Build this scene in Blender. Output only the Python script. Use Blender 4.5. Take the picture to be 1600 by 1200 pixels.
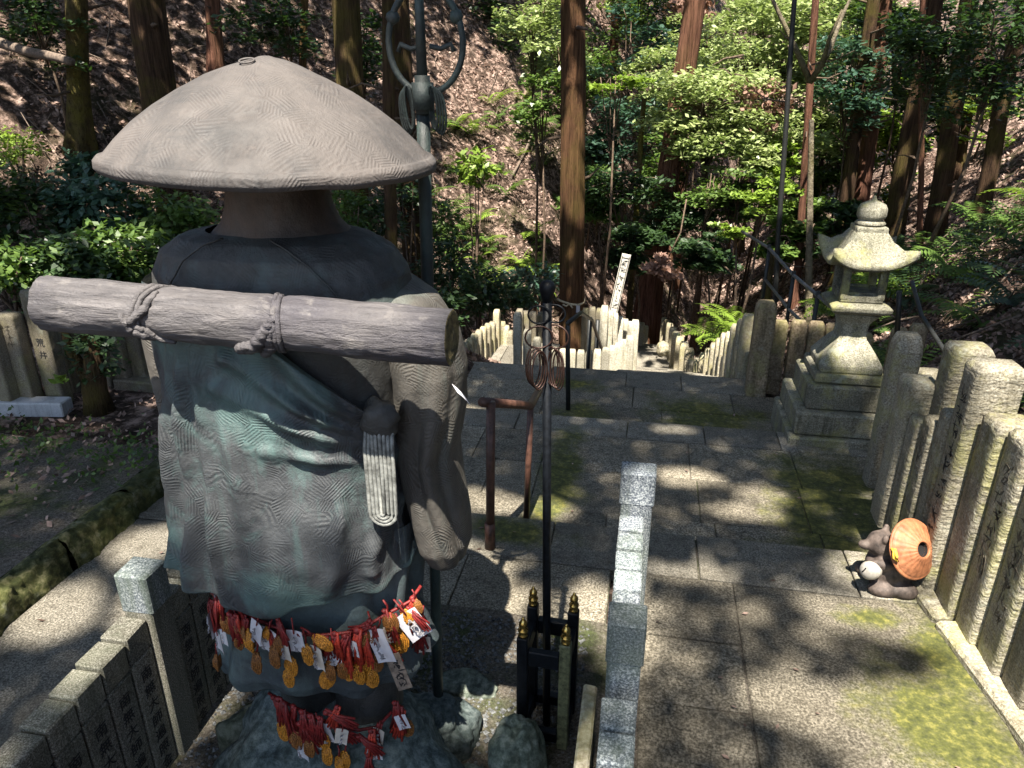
import bpy, bmesh, math, random
import numpy as np
from mathutils import Vector, Matrix, noise as mnoise

# ------------------------------------------------------------------ camera, sky, sun
for o in list(bpy.data.objects):
    bpy.data.objects.remove(o)
SC = bpy.context.scene
COL = SC.collection
F, PIT, YAW, CAMZ = 1150.0, math.radians(22.3), math.radians(10.5), 2.0
cam_d = bpy.data.cameras.new('camera')
cam = bpy.data.objects.new('camera', cam_d)
COL.objects.link(cam)
cam.location = (0, 0, CAMZ)
cam.rotation_euler = (math.pi / 2 - PIT, 0, YAW)
cam_d.sensor_width = 36
cam_d.lens = F / 1600 * 36
cam_d.clip_start = 0.05
cam_d.clip_end = 400
SC.camera = cam

SUN_EL, SUN_AZ = math.radians(64), math.radians(180)      # sun stands behind the viewpoint
world = bpy.data.worlds.new('World')
SC.world = world
world.use_nodes = True
wn = world.node_tree
wn.nodes.clear()
sky = wn.nodes.new('ShaderNodeTexSky')
sky.sky_type = 'NISHITA'
sky.sun_disc = False
sky.sun_elevation = SUN_EL
sky.sun_rotation = SUN_AZ
bg = wn.nodes.new('ShaderNodeBackground')
bg.inputs[1].default_value = 0.075
wo = wn.nodes.new('ShaderNodeOutputWorld')
wn.links.new(sky.outputs[0], bg.inputs[0])
wn.links.new(bg.outputs[0], wo.inputs[0])
sun_d = bpy.data.lights.new('sun', 'SUN')
sun_d.energy = 5.0
sun_d.angle = math.radians(0.5)
sun_d.color = (1.0, 0.93, 0.82)
sun = bpy.data.objects.new('sun', sun_d)
COL.objects.link(sun)
sun.rotation_euler = (math.pi / 2 - SUN_EL, 0, 0)      # rays travel along +Y and down
SC.view_settings.view_transform = 'Standard'
SC.view_settings.look = 'None'
SC.view_settings.exposure = 1.9
SC.view_settings.gamma = 1.0
SC.view_settings.use_curve_mapping = False
SC.cycles.use_denoising = True
SC.cycles.max_bounces = 6
SC.cycles.diffuse_bounces = 4
SC.cycles.transmission_bounces = 4
SC.cycles.sample_clamp_indirect = 6
COT = 1 / math.tan(SUN_EL)

_cp, _sp, _cy, _sy = math.cos(PIT), math.sin(PIT), math.cos(YAW), math.sin(YAW)
FWD, RGT = Vector((-_sy * _cp, _cy * _cp, -_sp)), Vector((_cy, _sy, 0))
UPV = RGT.cross(FWD)


def at(x, y, Y=None, z=None, X=None):
    """World point seen at a photo position, on the plane y=Y, z=z or x=X."""
    r = FWD + RGT * ((x - 800) / F) - UPV * ((y - 600) / F)
    t = Y / r.y if Y is not None else ((z - CAMZ) / r.z if z is not None else X / r.x)
    return Vector((0, 0, CAMZ)) + r * t


rnd = random.Random(7)
nrg = np.random.default_rng(11)

# ------------------------------------------------------------------ materials


class NT:
    def __init__(s, name):
        s.m = bpy.data.materials.new(name)
        s.m.use_nodes = True
        s.t = s.m.node_tree
        s.t.nodes.clear()
        s.out = s.n('ShaderNodeOutputMaterial')
        s.pos = s.n('ShaderNodeNewGeometry').outputs['Position']

    def n(s, t, **k):
        x = s.t.nodes.new(t)
        for a, b in k.items():
            setattr(x, a, b)
        return x

    def l(s, a, b):
        if isinstance(a, bpy.types.NodeSocket):
            s.t.links.new(a, b)
        else:
            b.default_value = a if not isinstance(a, tuple) or len(a) != 3 or b.type != 'RGBA' else (*a, 1)

    def math(s, op, a, b=0.0, c=0.0):
        x = s.n('ShaderNodeMath', operation=op)
        s.l(a, x.inputs[0]); s.l(b, x.inputs[1]); s.l(c, x.inputs[2])
        return x.outputs[0]

    def noise(s, scale, detail=4, rough=0.55, vec=None, dist=0.0, col=False):
        x = s.n('ShaderNodeTexNoise')
        s.l(vec or s.pos, x.inputs['Vector'])
        x.inputs['Scale'].default_value = scale
        x.inputs['Detail'].default_value = detail
        x.inputs['Roughness'].default_value = rough
        x.inputs['Distortion'].default_value = dist
        return x.outputs['Color' if col else 'Fac']

    def ramp(s, fac, *st):
        x = s.n('ShaderNodeValToRGB')
        s.l(fac, x.inputs[0])
        e = x.color_ramp.elements
        while len(e) < len(st):
            e.new(0.5)
        for k, (p, c) in zip(e, st):
            k.position = p
            k.color = (c, c, c, 1) if isinstance(c, (int, float)) else (*c, 1)
        return x.outputs[0]

    def mix(s, f, a, b, mode='MIX'):
        x = s.n('ShaderNodeMix', data_type='RGBA', blend_type=mode)
        s.l(f, x.inputs[0]); s.l(a, x.inputs[6]); s.l(b, x.inputs[7])
        return x.outputs[2]

    def scaled(s, v):
        x = s.n('ShaderNodeMapping')
        s.l(s.pos, x.inputs[0])
        x.inputs['Scale'].default_value = v
        return x.outputs[0]

    def sep(s, axis):
        x = s.n('ShaderNodeSeparateXYZ')
        s.l(s.pos, x.inputs[0])
        return x.outputs[axis]

    def rand(s):
        return s.n('ShaderNodeObjectInfo').outputs['Random']

    def spots(s, pts, soft=0.6):
        """mask of ellipses on the ground (growth of moss and the like): 1 inside"""
        x, y = s.sep(0), s.sep(1)
        nz = s.noise(4.0, 5, 0.65)
        tot = None
        for (cx, cy, rx, ry) in pts:
            a = s.math('DIVIDE', s.math('SUBTRACT', x, cx), rx)
            b = s.math('DIVIDE', s.math('SUBTRACT', y, cy), ry)
            d = s.math('SQRT', s.math('ADD', s.math('MULTIPLY', a, a), s.math('MULTIPLY', b, b)))
            d = s.math('ADD', d, s.math('MULTIPLY', s.math('SUBTRACT', nz, 0.5), 2.4))
            f = s.n('ShaderNodeMapRange')
            s.l(d, f.inputs[0])
            f.inputs[1].default_value = 1.0
            f.inputs[2].default_value = 1.0 - soft
            tot = f.outputs[0] if tot is None else s.math('MAXIMUM', tot, f.outputs[0])
        return tot

    def surf(s, color, rough=0.85, height=None, strength=0.5, dist=0.01, metal=0.0, spec=0.35, trans=None, emit=None):
        p = s.n('ShaderNodeBsdfPrincipled')
        s.l(color, p.inputs['Base Color'])
        s.l(rough, p.inputs['Roughness'])
        p.inputs['Metallic'].default_value = metal
        p.inputs['Specular IOR Level'].default_value = spec
        if height is not None:
            b = s.n('ShaderNodeBump')
            b.inputs['Strength'].default_value = strength
            b.inputs['Distance'].default_value = dist
            s.l(height, b.inputs['Height'])
            s.l(b.outputs[0], p.inputs['Normal'])
        sh = p.outputs[0]
        if trans is not None:
            t = s.n('ShaderNodeBsdfTranslucent')
            s.l(trans, t.inputs[0])
            mx = s.n('ShaderNodeMixShader')
            mx.inputs[0].default_value = 0.3
            s.l(sh, mx.inputs[1]); s.l(t.outputs[0], mx.inputs[2])
            sh = mx.outputs[0]
        s.l(sh, s.out.inputs[0])
        return s.m


def granite(name, dark, mid, light, scale=230, tint=None, moss=None, lichen=0.0, bumpy=0.3, carve=0.0):
    s = NT(name)
    c = s.ramp(s.noise(scale, 3, 0.7), (0.36, dark), (0.5, mid), (0.64, light))
    big = s.noise(2.2, 6, 0.65)
    c = s.mix(s.ramp(big, (0.4, 0.0), (0.68, 0.75)), c, s.mix(0.75, c, tint or (0.10, 0.085, 0.06)))
    rv = s.math('MULTIPLY_ADD', s.rand(), 0.62, 0.66)
    cc = s.n('ShaderNodeVectorMath', operation='SCALE')
    s.l(c, cc.inputs[0]); s.l(rv, cc.inputs[3])
    c = cc.outputs[0]
    run = s.noise(1.0, 6, 0.7, vec=s.scaled((17, 17, 1.6)))
    c = s.mix(s.ramp(run, (0.30, 0.75), (0.50, 0.0)), c, tuple(v * 0.45 for v in (tint or (0.10, 0.085, 0.06))))
    if lichen:
        c = s.mix(s.ramp(s.noise(5.0, 7, 0.7), (0.5, 0.0), (0.62, lichen)), c, (0.32, 0.31, 0.10))
        c = s.mix(s.ramp(s.noise(11.0, 5, 0.6), (0.6, 0.0), (0.7, lichen)), c, (0.42, 0.44, 0.36))
    if moss:
        mc = s.ramp(s.noise(30, 5, 0.7), (0.3, (0.018, 0.026, 0.006)), (0.52, (0.075, 0.082, 0.016)), (0.72, (0.23, 0.21, 0.05)))
        c = s.mix(s.math('MULTIPLY', s.spots(moss), 0.9), c, mc)
    h = s.noise(scale * 0.35, 6, 0.75)
    if carve:
        v = s.n('ShaderNodeTexNoise')
        s.l(s.scaled((26, 26, 60)), v.inputs['Vector'])
        v.inputs['Scale'].default_value = 1.0
        v.inputs['Detail'].default_value = 3
        h = s.math('ADD', s.math('MULTIPLY', h, 0.3), s.math('MULTIPLY', v.outputs[0], carve))
    return s.surf(c, 0.8, h, bumpy, 0.012, spec=0.3)


def bronze(name, base, dark, verd, vmask=(0.5, 0.66), hatch=0.6, rough=0.5, cell=11.0):
    s = NT(name)
    v = s.n('ShaderNodeTexVoronoi')
    v.inputs['Scale'].default_value = cell * 1.7
    s.l(s.pos, v.inputs['Vector'])
    d = s.n('ShaderNodeVectorMath', operation='SUBTRACT')
    s.l(v.outputs['Color'], d.inputs[0])
    d.inputs[1].default_value = (0.5, 0.5, 0.5)
    nm = s.n('ShaderNodeVectorMath', operation='NORMALIZE')
    s.l(d.outputs[0], nm.inputs[0])
    dt = s.n('ShaderNodeVectorMath', operation='DOT_PRODUCT')
    wob = s.n('ShaderNodeVectorMath', operation='MULTIPLY_ADD')
    s.l(s.noise(9.0, 2, 0.5, col=True), wob.inputs[0])
    wob.inputs[1].default_value = (0.005, 0.005, 0.005)
    s.l(s.pos, wob.inputs[2])
    s.l(wob.outputs[0], dt.inputs[0]); s.l(nm.outputs[0], dt.inputs[1])
    st = s.math('SINE', s.math('MULTIPLY', dt.outputs['Value'], 1050.0))
    patch = s.ramp(s.noise(13.0, 4, 0.6), (0.42, 0.0), (0.62, 1.0))
    st = s.math('MULTIPLY', st, patch)
    c = s.ramp(s.noise(6.0, 8, 0.75, dist=0.6), (0.36, dark), (0.60, base))
    run = s.noise(1.0, 6, 0.7, vec=s.scaled((26, 26, 3)))
    c = s.mix(s.ramp(run, (0.52, 0.0), (0.70, 0.5)), c, verd)
    c = s.mix(s.ramp(s.noise(2.6, 4, 0.6), (0.36, 0.7), (0.56, 0.0)), c, tuple(v * 0.8 for v in dark))
    c = s.mix(s.ramp(run, (0.30, 0.6), (0.42, 0.0)), c, dark)
    vm = s.ramp(s.noise(3.1, 7, 0.7, dist=0.8), (vmask[0], 0.0), (vmask[1], 1.0))
    c = s.mix(s.math('MULTIPLY', vm, 0.8), c, verd)
    c = s.mix(s.math('MULTIPLY', s.math('ADD', st, 1.0), 0.07 * hatch), c, (0.30, 0.31, 0.30))
    c = s.mix(s.ramp(s.noise(40, 5, 0.7), (0.62, 0.0), (0.72, 0.35)), c, tuple(min(0.3, v * 1.7) for v in base))
    h = s.math('ADD', s.math('MULTIPLY', st, 0.22 * hatch), s.math('MULTIPLY', s.noise(28, 7, 0.7), 1.6))
    return s.surf(c, s.ramp(s.noise(20, 3), (0.3, rough), (0.7, rough + 0.25)), h, 0.75, 0.004, metal=0.0, spec=0.5)


def bark(name, c0, c1, moss=0.0, sx=22.0, sz=1.6, moss_col=(0.11, 0.095, 0.02)):
    s = NT(name)
    n1 = s.noise(1.0, 6, 0.7, vec=s.scaled((sx, sx, sz)))
    c = s.ramp(n1, (0.34, c0), (0.62, c1))
    if moss:
        c = s.mix(s.ramp(s.noise(1.6, 6, 0.7), (0.46, 0.0), (0.62, moss)), c, moss_col)
    n2 = s.noise(1.0, 5, 0.75, vec=s.scaled((sx * 2.6, sx * 2.6, sz * 3.5)))
    c = s.mix(s.ramp(n2, (0.30, 0.85), (0.46, 0.0)), c, tuple(v * 0.35 for v in c0))
    return s.surf(c, 0.95, s.math('ADD', n1, s.math('MULTIPLY', n2, 0.6)), 1.0, 0.055, spec=0.12)


def leafmat(name, c0, c1, tr, rough=0.42, spec=0.5):
    s = NT(name)
    # colour varies leaf by leaf: noise at leaf size, plus clump size
    f = s.math('ADD', s.math('MULTIPLY', s.noise(17.0, 1), 0.6), s.math('MULTIPLY', s.noise(1.7, 2), 0.4))
    c = s.ramp(f, (0.36, c0), (0.62, c1))
    return s.surf(c, rough, trans=s.mix(0.5, c, tr), spec=spec)


def plain(name, col, rough=0.6, metal=0.0, var=0.25, scale=60.0, spec=0.4, bumpy=0.15):
    s = NT(name)
    n1 = s.noise(scale, 5, 0.7)
    dk = tuple(v * (1 - var * 1.6) for v in col)
    c = s.ramp(n1, (0.35, dk), (0.65, tuple(v * (1 + var) for v in col)))
    return s.surf(c, rough, n1, bumpy, 0.004, metal=metal, spec=spec)


MOSS = [(-0.40, 3.75, 0.17, 0.85), (1.05, 3.75, 0.42, 0.75), (0.55, 5.15, 0.55, 0.42), (1.25, 2.45, 0.22, 0.32),
        (1.12, 2.02, 0.34, 0.5), (0.98, 2.62, 0.16, 0.10), (-0.55, 2.95, 0.30, 0.16), (1.25, 3.1, 0.25, 0.5), (-0.5, 5.6, 0.4, 0.16), (-0.4, 4.95, .25, .3)]
M = {}
M['paving'] = granite('paving_granite', (0.05, 0.043, 0.03), (0.185, 0.164, 0.125), (0.39, 0.35, 0.275), 110, moss=MOSS, bumpy=0.5)
M['nosing'] = granite('nosing_granite', (0.075, 0.068, 0.054), (0.19, 0.175, 0.142), (0.34, 0.315, 0.26), 140, moss=MOSS, bumpy=0.4)
M['path'] = granite('path_stone', (0.05, 0.046, 0.036), (0.18, 0.165, 0.135), (0.38, 0.35, 0.29), 130, bumpy=0.6)
M['wallstone'] = granite('grey_granite', (0.03, 0.037, 0.055), (0.16, 0.18, 0.21), (0.50, 0.53, 0.53), 165, tint=(0.14, 0.18, 0.13), bumpy=0.15)
M['wallstone_old'] = granite('stained_granite', (0.035, 0.032, 0.024), (0.13, 0.12, 0.095), (0.30, 0.29, 0.25), 230, tint=(0.10, 0.11, 0.07), bumpy=0.2)
M['tamagaki'] = granite('weathered_stone', (0.12, 0.105, 0.075), (0.25, 0.228, 0.175), (0.37, 0.345, 0.28), 120, tint=(0.13, 0.11, 0.06), lichen=0.4, bumpy=0.9, carve=1.0)
M['lantern'] = granite('lantern_stone', (0.09, 0.085, 0.062), (0.205, 0.193, 0.147), (0.32, 0.305, 0.245), 130, tint=(0.055, 0.055, 0.028), lichen=0.45, bumpy=0.6)
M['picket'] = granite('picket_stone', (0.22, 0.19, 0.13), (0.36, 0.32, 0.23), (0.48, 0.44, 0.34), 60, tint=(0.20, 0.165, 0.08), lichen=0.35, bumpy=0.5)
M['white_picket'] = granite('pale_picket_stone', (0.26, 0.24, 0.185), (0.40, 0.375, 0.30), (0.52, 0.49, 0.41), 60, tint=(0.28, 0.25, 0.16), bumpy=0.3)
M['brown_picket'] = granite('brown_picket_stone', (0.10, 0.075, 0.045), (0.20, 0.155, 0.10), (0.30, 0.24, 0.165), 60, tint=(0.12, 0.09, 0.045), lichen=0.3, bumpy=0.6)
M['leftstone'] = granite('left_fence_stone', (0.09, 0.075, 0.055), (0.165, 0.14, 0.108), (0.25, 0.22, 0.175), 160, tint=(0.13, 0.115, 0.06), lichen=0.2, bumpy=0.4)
M['kerb'] = granite('mossy_kerb', (0.014, 0.017, 0.005), (0.042, 0.046, 0.014), (0.13, 0.12, 0.06), 24, tint=(0.05, 0.06, 0.012), lichen=0.2, bumpy=1.0)
M['ledge'] = granite('pale_ledge', (0.5, 0.5, 0.5), (0.66, 0.67, 0.68), (0.75, 0.76, 0.78), 200, tint=(0.4, 0.4, 0.38))
M['rock'] = granite('green_grey_rock', (0.04, 0.05, 0.04), (0.105, 0.125, 0.10), (0.19, 0.21, 0.18), 40, tint=(0.06, 0.08, 0.055), lichen=0.06, bumpy=0.8)
M['rock_blue'] = granite('blue_green_rock', (0.03, 0.04, 0.042), (0.085, 0.11, 0.11), (0.17, 0.20, 0.195), 36, tint=(0.05, 0.075, 0.06), bumpy=1.0)
M['hat'] = bronze('hat_bronze', (0.080, 0.067, 0.061), (0.032, 0.029, 0.029), (0.108, 0.093, 0.085), (0.42, 0.7), hatch=0.6, rough=0.6, cell=13.0)
M['robe'] = bronze('robe_bronze', (0.046, 0.050, 0.054), (0.015, 0.018, 0.022), (0.070, 0.130, 0.122), (0.46, 0.60), hatch=0.75, rough=0.45, cell=13.0)
M['robe_dark'] = bronze('dark_bronze', (0.050, 0.049, 0.045), (0.022, 0.022, 0.021), (0.055, 0.085, 0.082), (0.55, 0.75), hatch=0.4, rough=0.5)
M['skin_bronze'] = bronze('brown_bronze', (0.08, 0.055, 0.04), (0.035, 0.027, 0.022), (0.09, 0.08, 0.06), (0.55, 0.8), hatch=0.0)
M['sleeve'] = bronze('sleeve_bronze', (0.088, 0.076, 0.062), (0.035, 0.030, 0.024), (0.09, 0.115, 0.10), (0.58, 0.75), hatch=1.0, rough=0.5, cell=12.0)
M['base_bronze'] = bronze('base_bronze', (0.050, 0.066, 0.073), (0.022, 0.030, 0.036), (0.09, 0.135, 0.13), (0.45, 0.7), hatch=0.15, rough=0.55)


def logmat():
    s = NT('log_bronze')
    n1 = s.noise(1.0, 6, 0.72, vec=s.scaled((9, 55, 55)), dist=0.6)
    c = s.ramp(n1, (0.22, (0.03, 0.025, 0.023)), (0.40, (0.072, 0.067, 0.070)), (0.72, (0.128, 0.118, 0.118)))
    c = s.mix(s.ramp(s.noise(4.5, 5), (0.45, 0.0), (0.62, 0.75)), c, (0.05, 0.046, 0.056))
    c = s.mix(s.ramp(s.noise(23, 5), (0.6, 0.0), (0.7, 0.5)), c, (0.19, 0.175, 0.165))
    return s.surf(c, 0.6, s.math('ADD', n1, s.math('MULTIPLY', s.noise(45, 5, 0.7), 0.4)), 1.0, 0.009, spec=0.45)


M['log'] = logmat()
M['log_end'] = plain('log_end_bronze', (0.16, 0.13, 0.06), 0.7, var=0.5, scale=50)
M['staff_green'] = bronze('staff_patina', (0.022, 0.03, 0.028), (0.010, 0.014, 0.014), (0.05, 0.085, 0.075), (0.45, 0.7), hatch=0.0, rough=0.45)
M['iron'] = plain('dark_iron', (0.005, 0.0065, 0.009), 0.5, metal=0.0, var=0.4, spec=0.2)
M['rail_brown'] = plain('brown_rail_paint', (0.085, 0.042, 0.03), 0.45, var=0.35, scale=25)
M['rail_black'] = plain('black_rail_paint', (0.02, 0.021, 0.02), 0.5, var=0.3)
M['rust'] = plain('grey_pipe', (0.12, 0.12, 0.125), 0.5, metal=0.3, var=0.4)
M['copper'] = plain('brown_ring_metal', (0.05, 0.027, 0.021), 0.4, metal=0.5, var=0.3)
M['gold'] = plain('brass', (0.62, 0.42, 0.13), 0.25, metal=0.95, var=0.25)
M['olive'] = plain('olive_paint', (0.13, 0.135, 0.07), 0.5, var=0.4)
M['ink'] = plain('engraved_black', (0.012, 0.012, 0.012), 0.8, var=0.1)
M['pencil'] = plain('faint_ink', (0.27, 0.26, 0.27), 0.8, var=0.2)
M['engrave'] = plain('engraved_shadow', (0.10, 0.085, 0.06), 0.9, var=0.2)
M['tan_hat'] = plain('orange_clay', (0.30, 0.12, 0.055), 0.55, var=0.28, scale=30)
M['tan_body'] = plain('grey_clay', (0.085, 0.065, 0.055), 0.7, var=0.45, scale=22, bumpy=0.4)
M['flask'] = plain('white_clay', (0.42, 0.39, 0.34), 0.5, var=0.12)
M['hole'] = plain('dark_inside', (0.006, 0.005, 0.005), 0.9, var=0.1)
M['yellow'] = plain('yellow_cord', (0.55, 0.37, 0.04), 0.7, var=0.2)
M['straw'] = plain('straw_cord', (0.50, 0.42, 0.28), 0.9, var=0.3)
M['card'] = plain('white_card', (0.5, 0.49, 0.52), 0.7, var=0.05, scale=30)
M['card_old'] = plain('beige_card', (0.52, 0.47, 0.41), 0.8, var=0.12, scale=30)
M['card_pink'] = plain('pink_card', (0.55, 0.25, 0.24), 0.8, var=0.12, scale=30)
M['orange'] = plain('orange_straw', (0.46, 0.19, 0.02), 0.55, var=0.45, scale=220)
M['orange_dark'] = plain('dark_orange_straw', (0.20, 0.08, 0.018), 0.6, var=0.45, scale=220)
M['red'] = plain('red_cord', (0.17, 0.014, 0.013), 0.55, var=0.35, scale=90)
M['red_bright'] = plain('bright_red_cloth', (0.40, 0.04, 0.022), 0.5, var=0.4, scale=150)
M['tablet'] = plain('wood_tablet', (0.20, 0.155, 0.12), 0.8, var=0.3, scale=40)
M['sign'] = plain('sign_board', (0.50, 0.47, 0.40), 0.8, var=0.2)
M['cedar'] = bark('cedar_bark', (0.028, 0.014, 0.008), (0.17, 0.088, 0.045), 0.35, 26, 1.3)
M['cedar_dark'] = bark('dark_cedar_bark', (0.022, 0.013, 0.009), (0.10, 0.06, 0.036), 0.55, 24, 1.4)
M['cedar_red'] = bark('red_cedar_bark', (0.045, 0.02, 0.013), (0.22, 0.105, 0.07), 0.15, 24, 1.2)
M['mossy_bark'] = bark('mossy_bark', (0.03, 0.022, 0.012), (0.10, 0.075, 0.035), 0.95, 9, 4.0)
M['pale_bark'] = bark('pale_bark', (0.10, 0.085, 0.06), (0.26, 0.22, 0.16), 0.5, 8, 6.0)
M['twig'] = plain('twig_bark', (0.11, 0.075, 0.05), 0.9, var=0.4, scale=30)
M['deadwood'] = plain('dead_wood', (0.14, 0.105, 0.08), 0.9, var=0.35, scale=30)
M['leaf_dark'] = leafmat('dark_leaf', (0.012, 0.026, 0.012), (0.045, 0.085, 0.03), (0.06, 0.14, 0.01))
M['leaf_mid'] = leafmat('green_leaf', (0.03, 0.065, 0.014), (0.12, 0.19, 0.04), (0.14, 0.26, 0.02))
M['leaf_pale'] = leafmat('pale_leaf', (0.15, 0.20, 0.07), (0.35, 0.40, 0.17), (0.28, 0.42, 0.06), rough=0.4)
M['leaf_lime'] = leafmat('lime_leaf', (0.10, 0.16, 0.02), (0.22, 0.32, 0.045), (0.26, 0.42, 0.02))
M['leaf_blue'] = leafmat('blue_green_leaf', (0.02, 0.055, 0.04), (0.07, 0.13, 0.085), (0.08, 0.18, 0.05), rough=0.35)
M['needle'] = leafmat('cedar_needle', (0.018, 0.035, 0.012), (0.06, 0.085, 0.03), (0.07, 0.12, 0.02), rough=0.6)
M['fern'] = leafmat('fern_green', (0.035, 0.075, 0.015), (0.10, 0.17, 0.03), (0.18, 0.32, 0.02), rough=0.5)
M['dead_leaf'] = leafmat('dead_leaf', (0.16, 0.085, 0.06), (0.36, 0.23, 0.18), (0.3, 0.15, 0.08), rough=0.7, spec=0.2)
M['litter'] = leafmat('fallen_leaf', (0.07, 0.045, 0.034), (0.50, 0.36, 0.30), (0.2, 0.1, 0.06), rough=0.7, spec=0.25)
M['gravel'] = plain('gravel_stone', (0.13, 0.135, 0.135), 0.85, var=0.6, scale=45)


def groundmat():
    s = NT('forest_soil')
    c = s.ramp(s.noise(7, 8, 0.75), (0.34, (0.015, 0.011, 0.008)), (0.50, (0.085, 0.058, 0.044)), (0.62, (0.42, 0.30, 0.245)))
    c = s.mix(s.ramp(s.noise(0.55, 5, 0.6), (0.54, 0.0), (0.7, 0.6)), c, s.ramp(s.noise(20, 5, 0.7), (0.35, (0.02, 0.03, 0.008)), (0.7, (0.10, 0.12, 0.03))))
    return s.surf(c, 0.95, s.noise(16, 8, 0.75), 1.0, 0.08, spec=0.15)


M['ground'] = groundmat()


def bedmat():
    s = NT('gravel_bed')
    c = s.ramp(s.noise(85, 4, 0.8), (0.32, (0.05, 0.042, 0.035)), (0.5, (0.145, 0.125, 0.10)), (0.68, (0.30, 0.27, 0.23)))
    c = s.mix(s.ramp(s.noise(3.0, 6, 0.65), (0.47, 0.0), (0.63, 0.8)), c, s.ramp(s.noise(60, 4, 0.7), (0.35, (0.018, 0.03, 0.008)), (0.7, (0.09, 0.12, 0.035))))
    return s.surf(c, 0.95, s.noise(70, 6, 0.8), 1.0, 0.02, spec=0.15)


M['bed'] = bedmat()

# ------------------------------------------------------------------ mesh helpers


class MB:
    def __init__(s):
        s.v, s.f = [], []

    def add(s, vs, fs):
        o = len(s.v)
        s.v += [tuple(p) for p in vs]
        s.f += [tuple(i + o for i in f) for f in fs]
        return s

    def cbox(s, c, d, ch=0.006, mat=None, top=None, jit=0.0, slope=0.0):
        """chamfered box; top=(sx,sy) scales the top; slope tilts the top along y"""
        bm = bmesh.new()
        bmesh.ops.create_cube(bm, size=1)
        for v in bm.verts:
            t = v.co.z > 0
            v.co = Vector((v.co.x * d[0] * (top[0] if top and t else 1), v.co.y * d[1] * (top[1] if top and t else 1), v.co.z * d[2]))
            if t and slope:
                v.co.z += slope * v.co.y
            if jit:
                v.co += Vector((rnd.uniform(-jit, jit), rnd.uniform(-jit, jit), rnd.uniform(-jit, jit)))
        if ch:
            bmesh.ops.bevel(bm, geom=bm.edges[:] , offset=ch, segments=1, affect='EDGES', profile=0.5)
        mm = mat or Matrix()
        bm.verts.index_update()
        s.add([mm @ (v.co + Vector(c)) for v in bm.verts], [[v.index for v in f.verts] for f in bm.faces])
        bm.free()
        return s

    def tube(s, pts, r, n=8, cap=True, closed=False, squash=1.0):
        pts = [Vector(p) for p in pts]
        k = len(pts)
        rs = r if isinstance(r, (list, tuple)) else [r] * k
        vs, fs = [], []
        up = Vector((0.13, 0.21, 1)).normalized()
        for i, p in enumerate(pts):
            a = pts[(i - 1) % k] if (closed or i > 0) else p
            b = pts[(i + 1) % k] if (closed or i < k - 1) else p
            t = (b - a)
            t = t.normalized() if t.length > 1e-9 else Vector((0, 0, 1))
            x = t.cross(up)
            if x.length < 0.05:
                x = t.cross(Vector((1, 0.1, 0)))
            x.normalize()
            y = t.cross(x)
            for j in range(n):
                q = 2 * math.pi * j / n
                vs.append(p + x * (math.cos(q) * rs[i]) + y * (math.sin(q) * rs[i] * squash))
        m = k if closed else k - 1
        for i in range(m):
            for j in range(n):
                i2 = (i + 1) % k
                fs.append((i * n + j, i * n + (j + 1) % n, i2 * n + (j + 1) % n, i2 * n + j))
        if cap and not closed:
            fs.append(tuple(range(n))[::-1])
            fs.append(tuple((k - 1) * n + j for j in range(n)))
        return s.add(vs, fs)

    def lathe(s, prof, n=24, c=(0, 0, 0), mat=None, cap=True):
        vs, fs = [], []
        mm = mat or Matrix()
        for (r, z) in prof:
            for j in range(n):
                q = 2 * math.pi * j / n
                vs.append(mm @ (Vector((math.cos(q) * r, math.sin(q) * r, z)) + Vector(c)))
        for i in range(len(prof) - 1):
            for j in range(n):
                fs.append((i * n + j, i * n + (j + 1) % n, (i + 1) * n + (j + 1) % n, (i + 1) * n + j))
        if cap:
            fs.append(tuple(range(n))[::-1])
            fs.append(tuple((len(prof) - 1) * n + j for j in range(n)))
        return s.add(vs, fs)

    def grid(s, fn, nu, nv, closeu=False):
        vs = [fn(i / (nu if closeu else nu - 1), j / (nv - 1)) for j in range(nv) for i in range(nu)]
        fs = []
        for j in range(nv - 1):
            for i in range(nu if closeu else nu - 1):
                i2 = (i + 1) % nu
                fs.append((j * nu + i, j * nu + i2, (j + 1) * nu + i2, (j + 1) * nu + i))
        return s.add(vs, fs)

    def blob(s, c, r, sub=3, amp=0.15, freq=1.5, seed=0, mat=None, fine=0.0):
        bm = bmesh.new()
        bmesh.ops.create_icosphere(bm, subdivisions=sub, radius=1)
        bm.verts.index_update()
        mm = mat or Matrix()
        vs = []
        for v in bm.verts:
            d = 1 + amp * mnoise.noise(v.co * freq + Vector((seed * 3.7, seed * 1.3, 0))) + 0.35 * amp * mnoise.noise(v.co * freq * 3.1 + Vector((seed, 0, 5)))
            if fine:
                d += fine * (abs(mnoise.noise(v.co * 7 + Vector((seed, 1, 2)))) + 0.5 * mnoise.noise(v.co * 17) + 0.3 * mnoise.noise(v.co * 37))
            vs.append(mm @ (Vector((v.co.x * r[0], v.co.y * r[1], v.co.z * r[2])) * d + Vector(c)))
        s.add(vs, [[v.index for v in f.verts] for f in bm.faces])
        bm.free()
        return s

    def build(s, name, mat, parent=None, smooth=False, loc=None):
        me = bpy.data.meshes.new(name)
        me.from_pydata(s.v, [], s.f)
        me.update()
        if smooth:
            me.polygons.foreach_set('use_smooth', [True] * len(me.polygons))
        if mat:
            me.materials.append(mat)
        return link(name, me, parent, loc)


def link(name, me, parent=None, loc=None):
    o = bpy.data.objects.new(name, me)
    COL.objects.link(o)
    if parent:
        o.parent = parent
    if loc is not None:
        o.location = loc
    return o


def tag(o, label, cat, group=None):
    o['label'] = label
    o['category'] = cat
    if group:
        o['group'] = group
    return o


def thing(name, label, cat, loc=(0, 0, 0), group=None, rz=0.0):
    o = link(name, None, None, loc)
    o.empty_display_size = 0.1
    o.rotation_euler = (0, 0, rz)
    return tag(o, label, cat, group)


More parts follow.
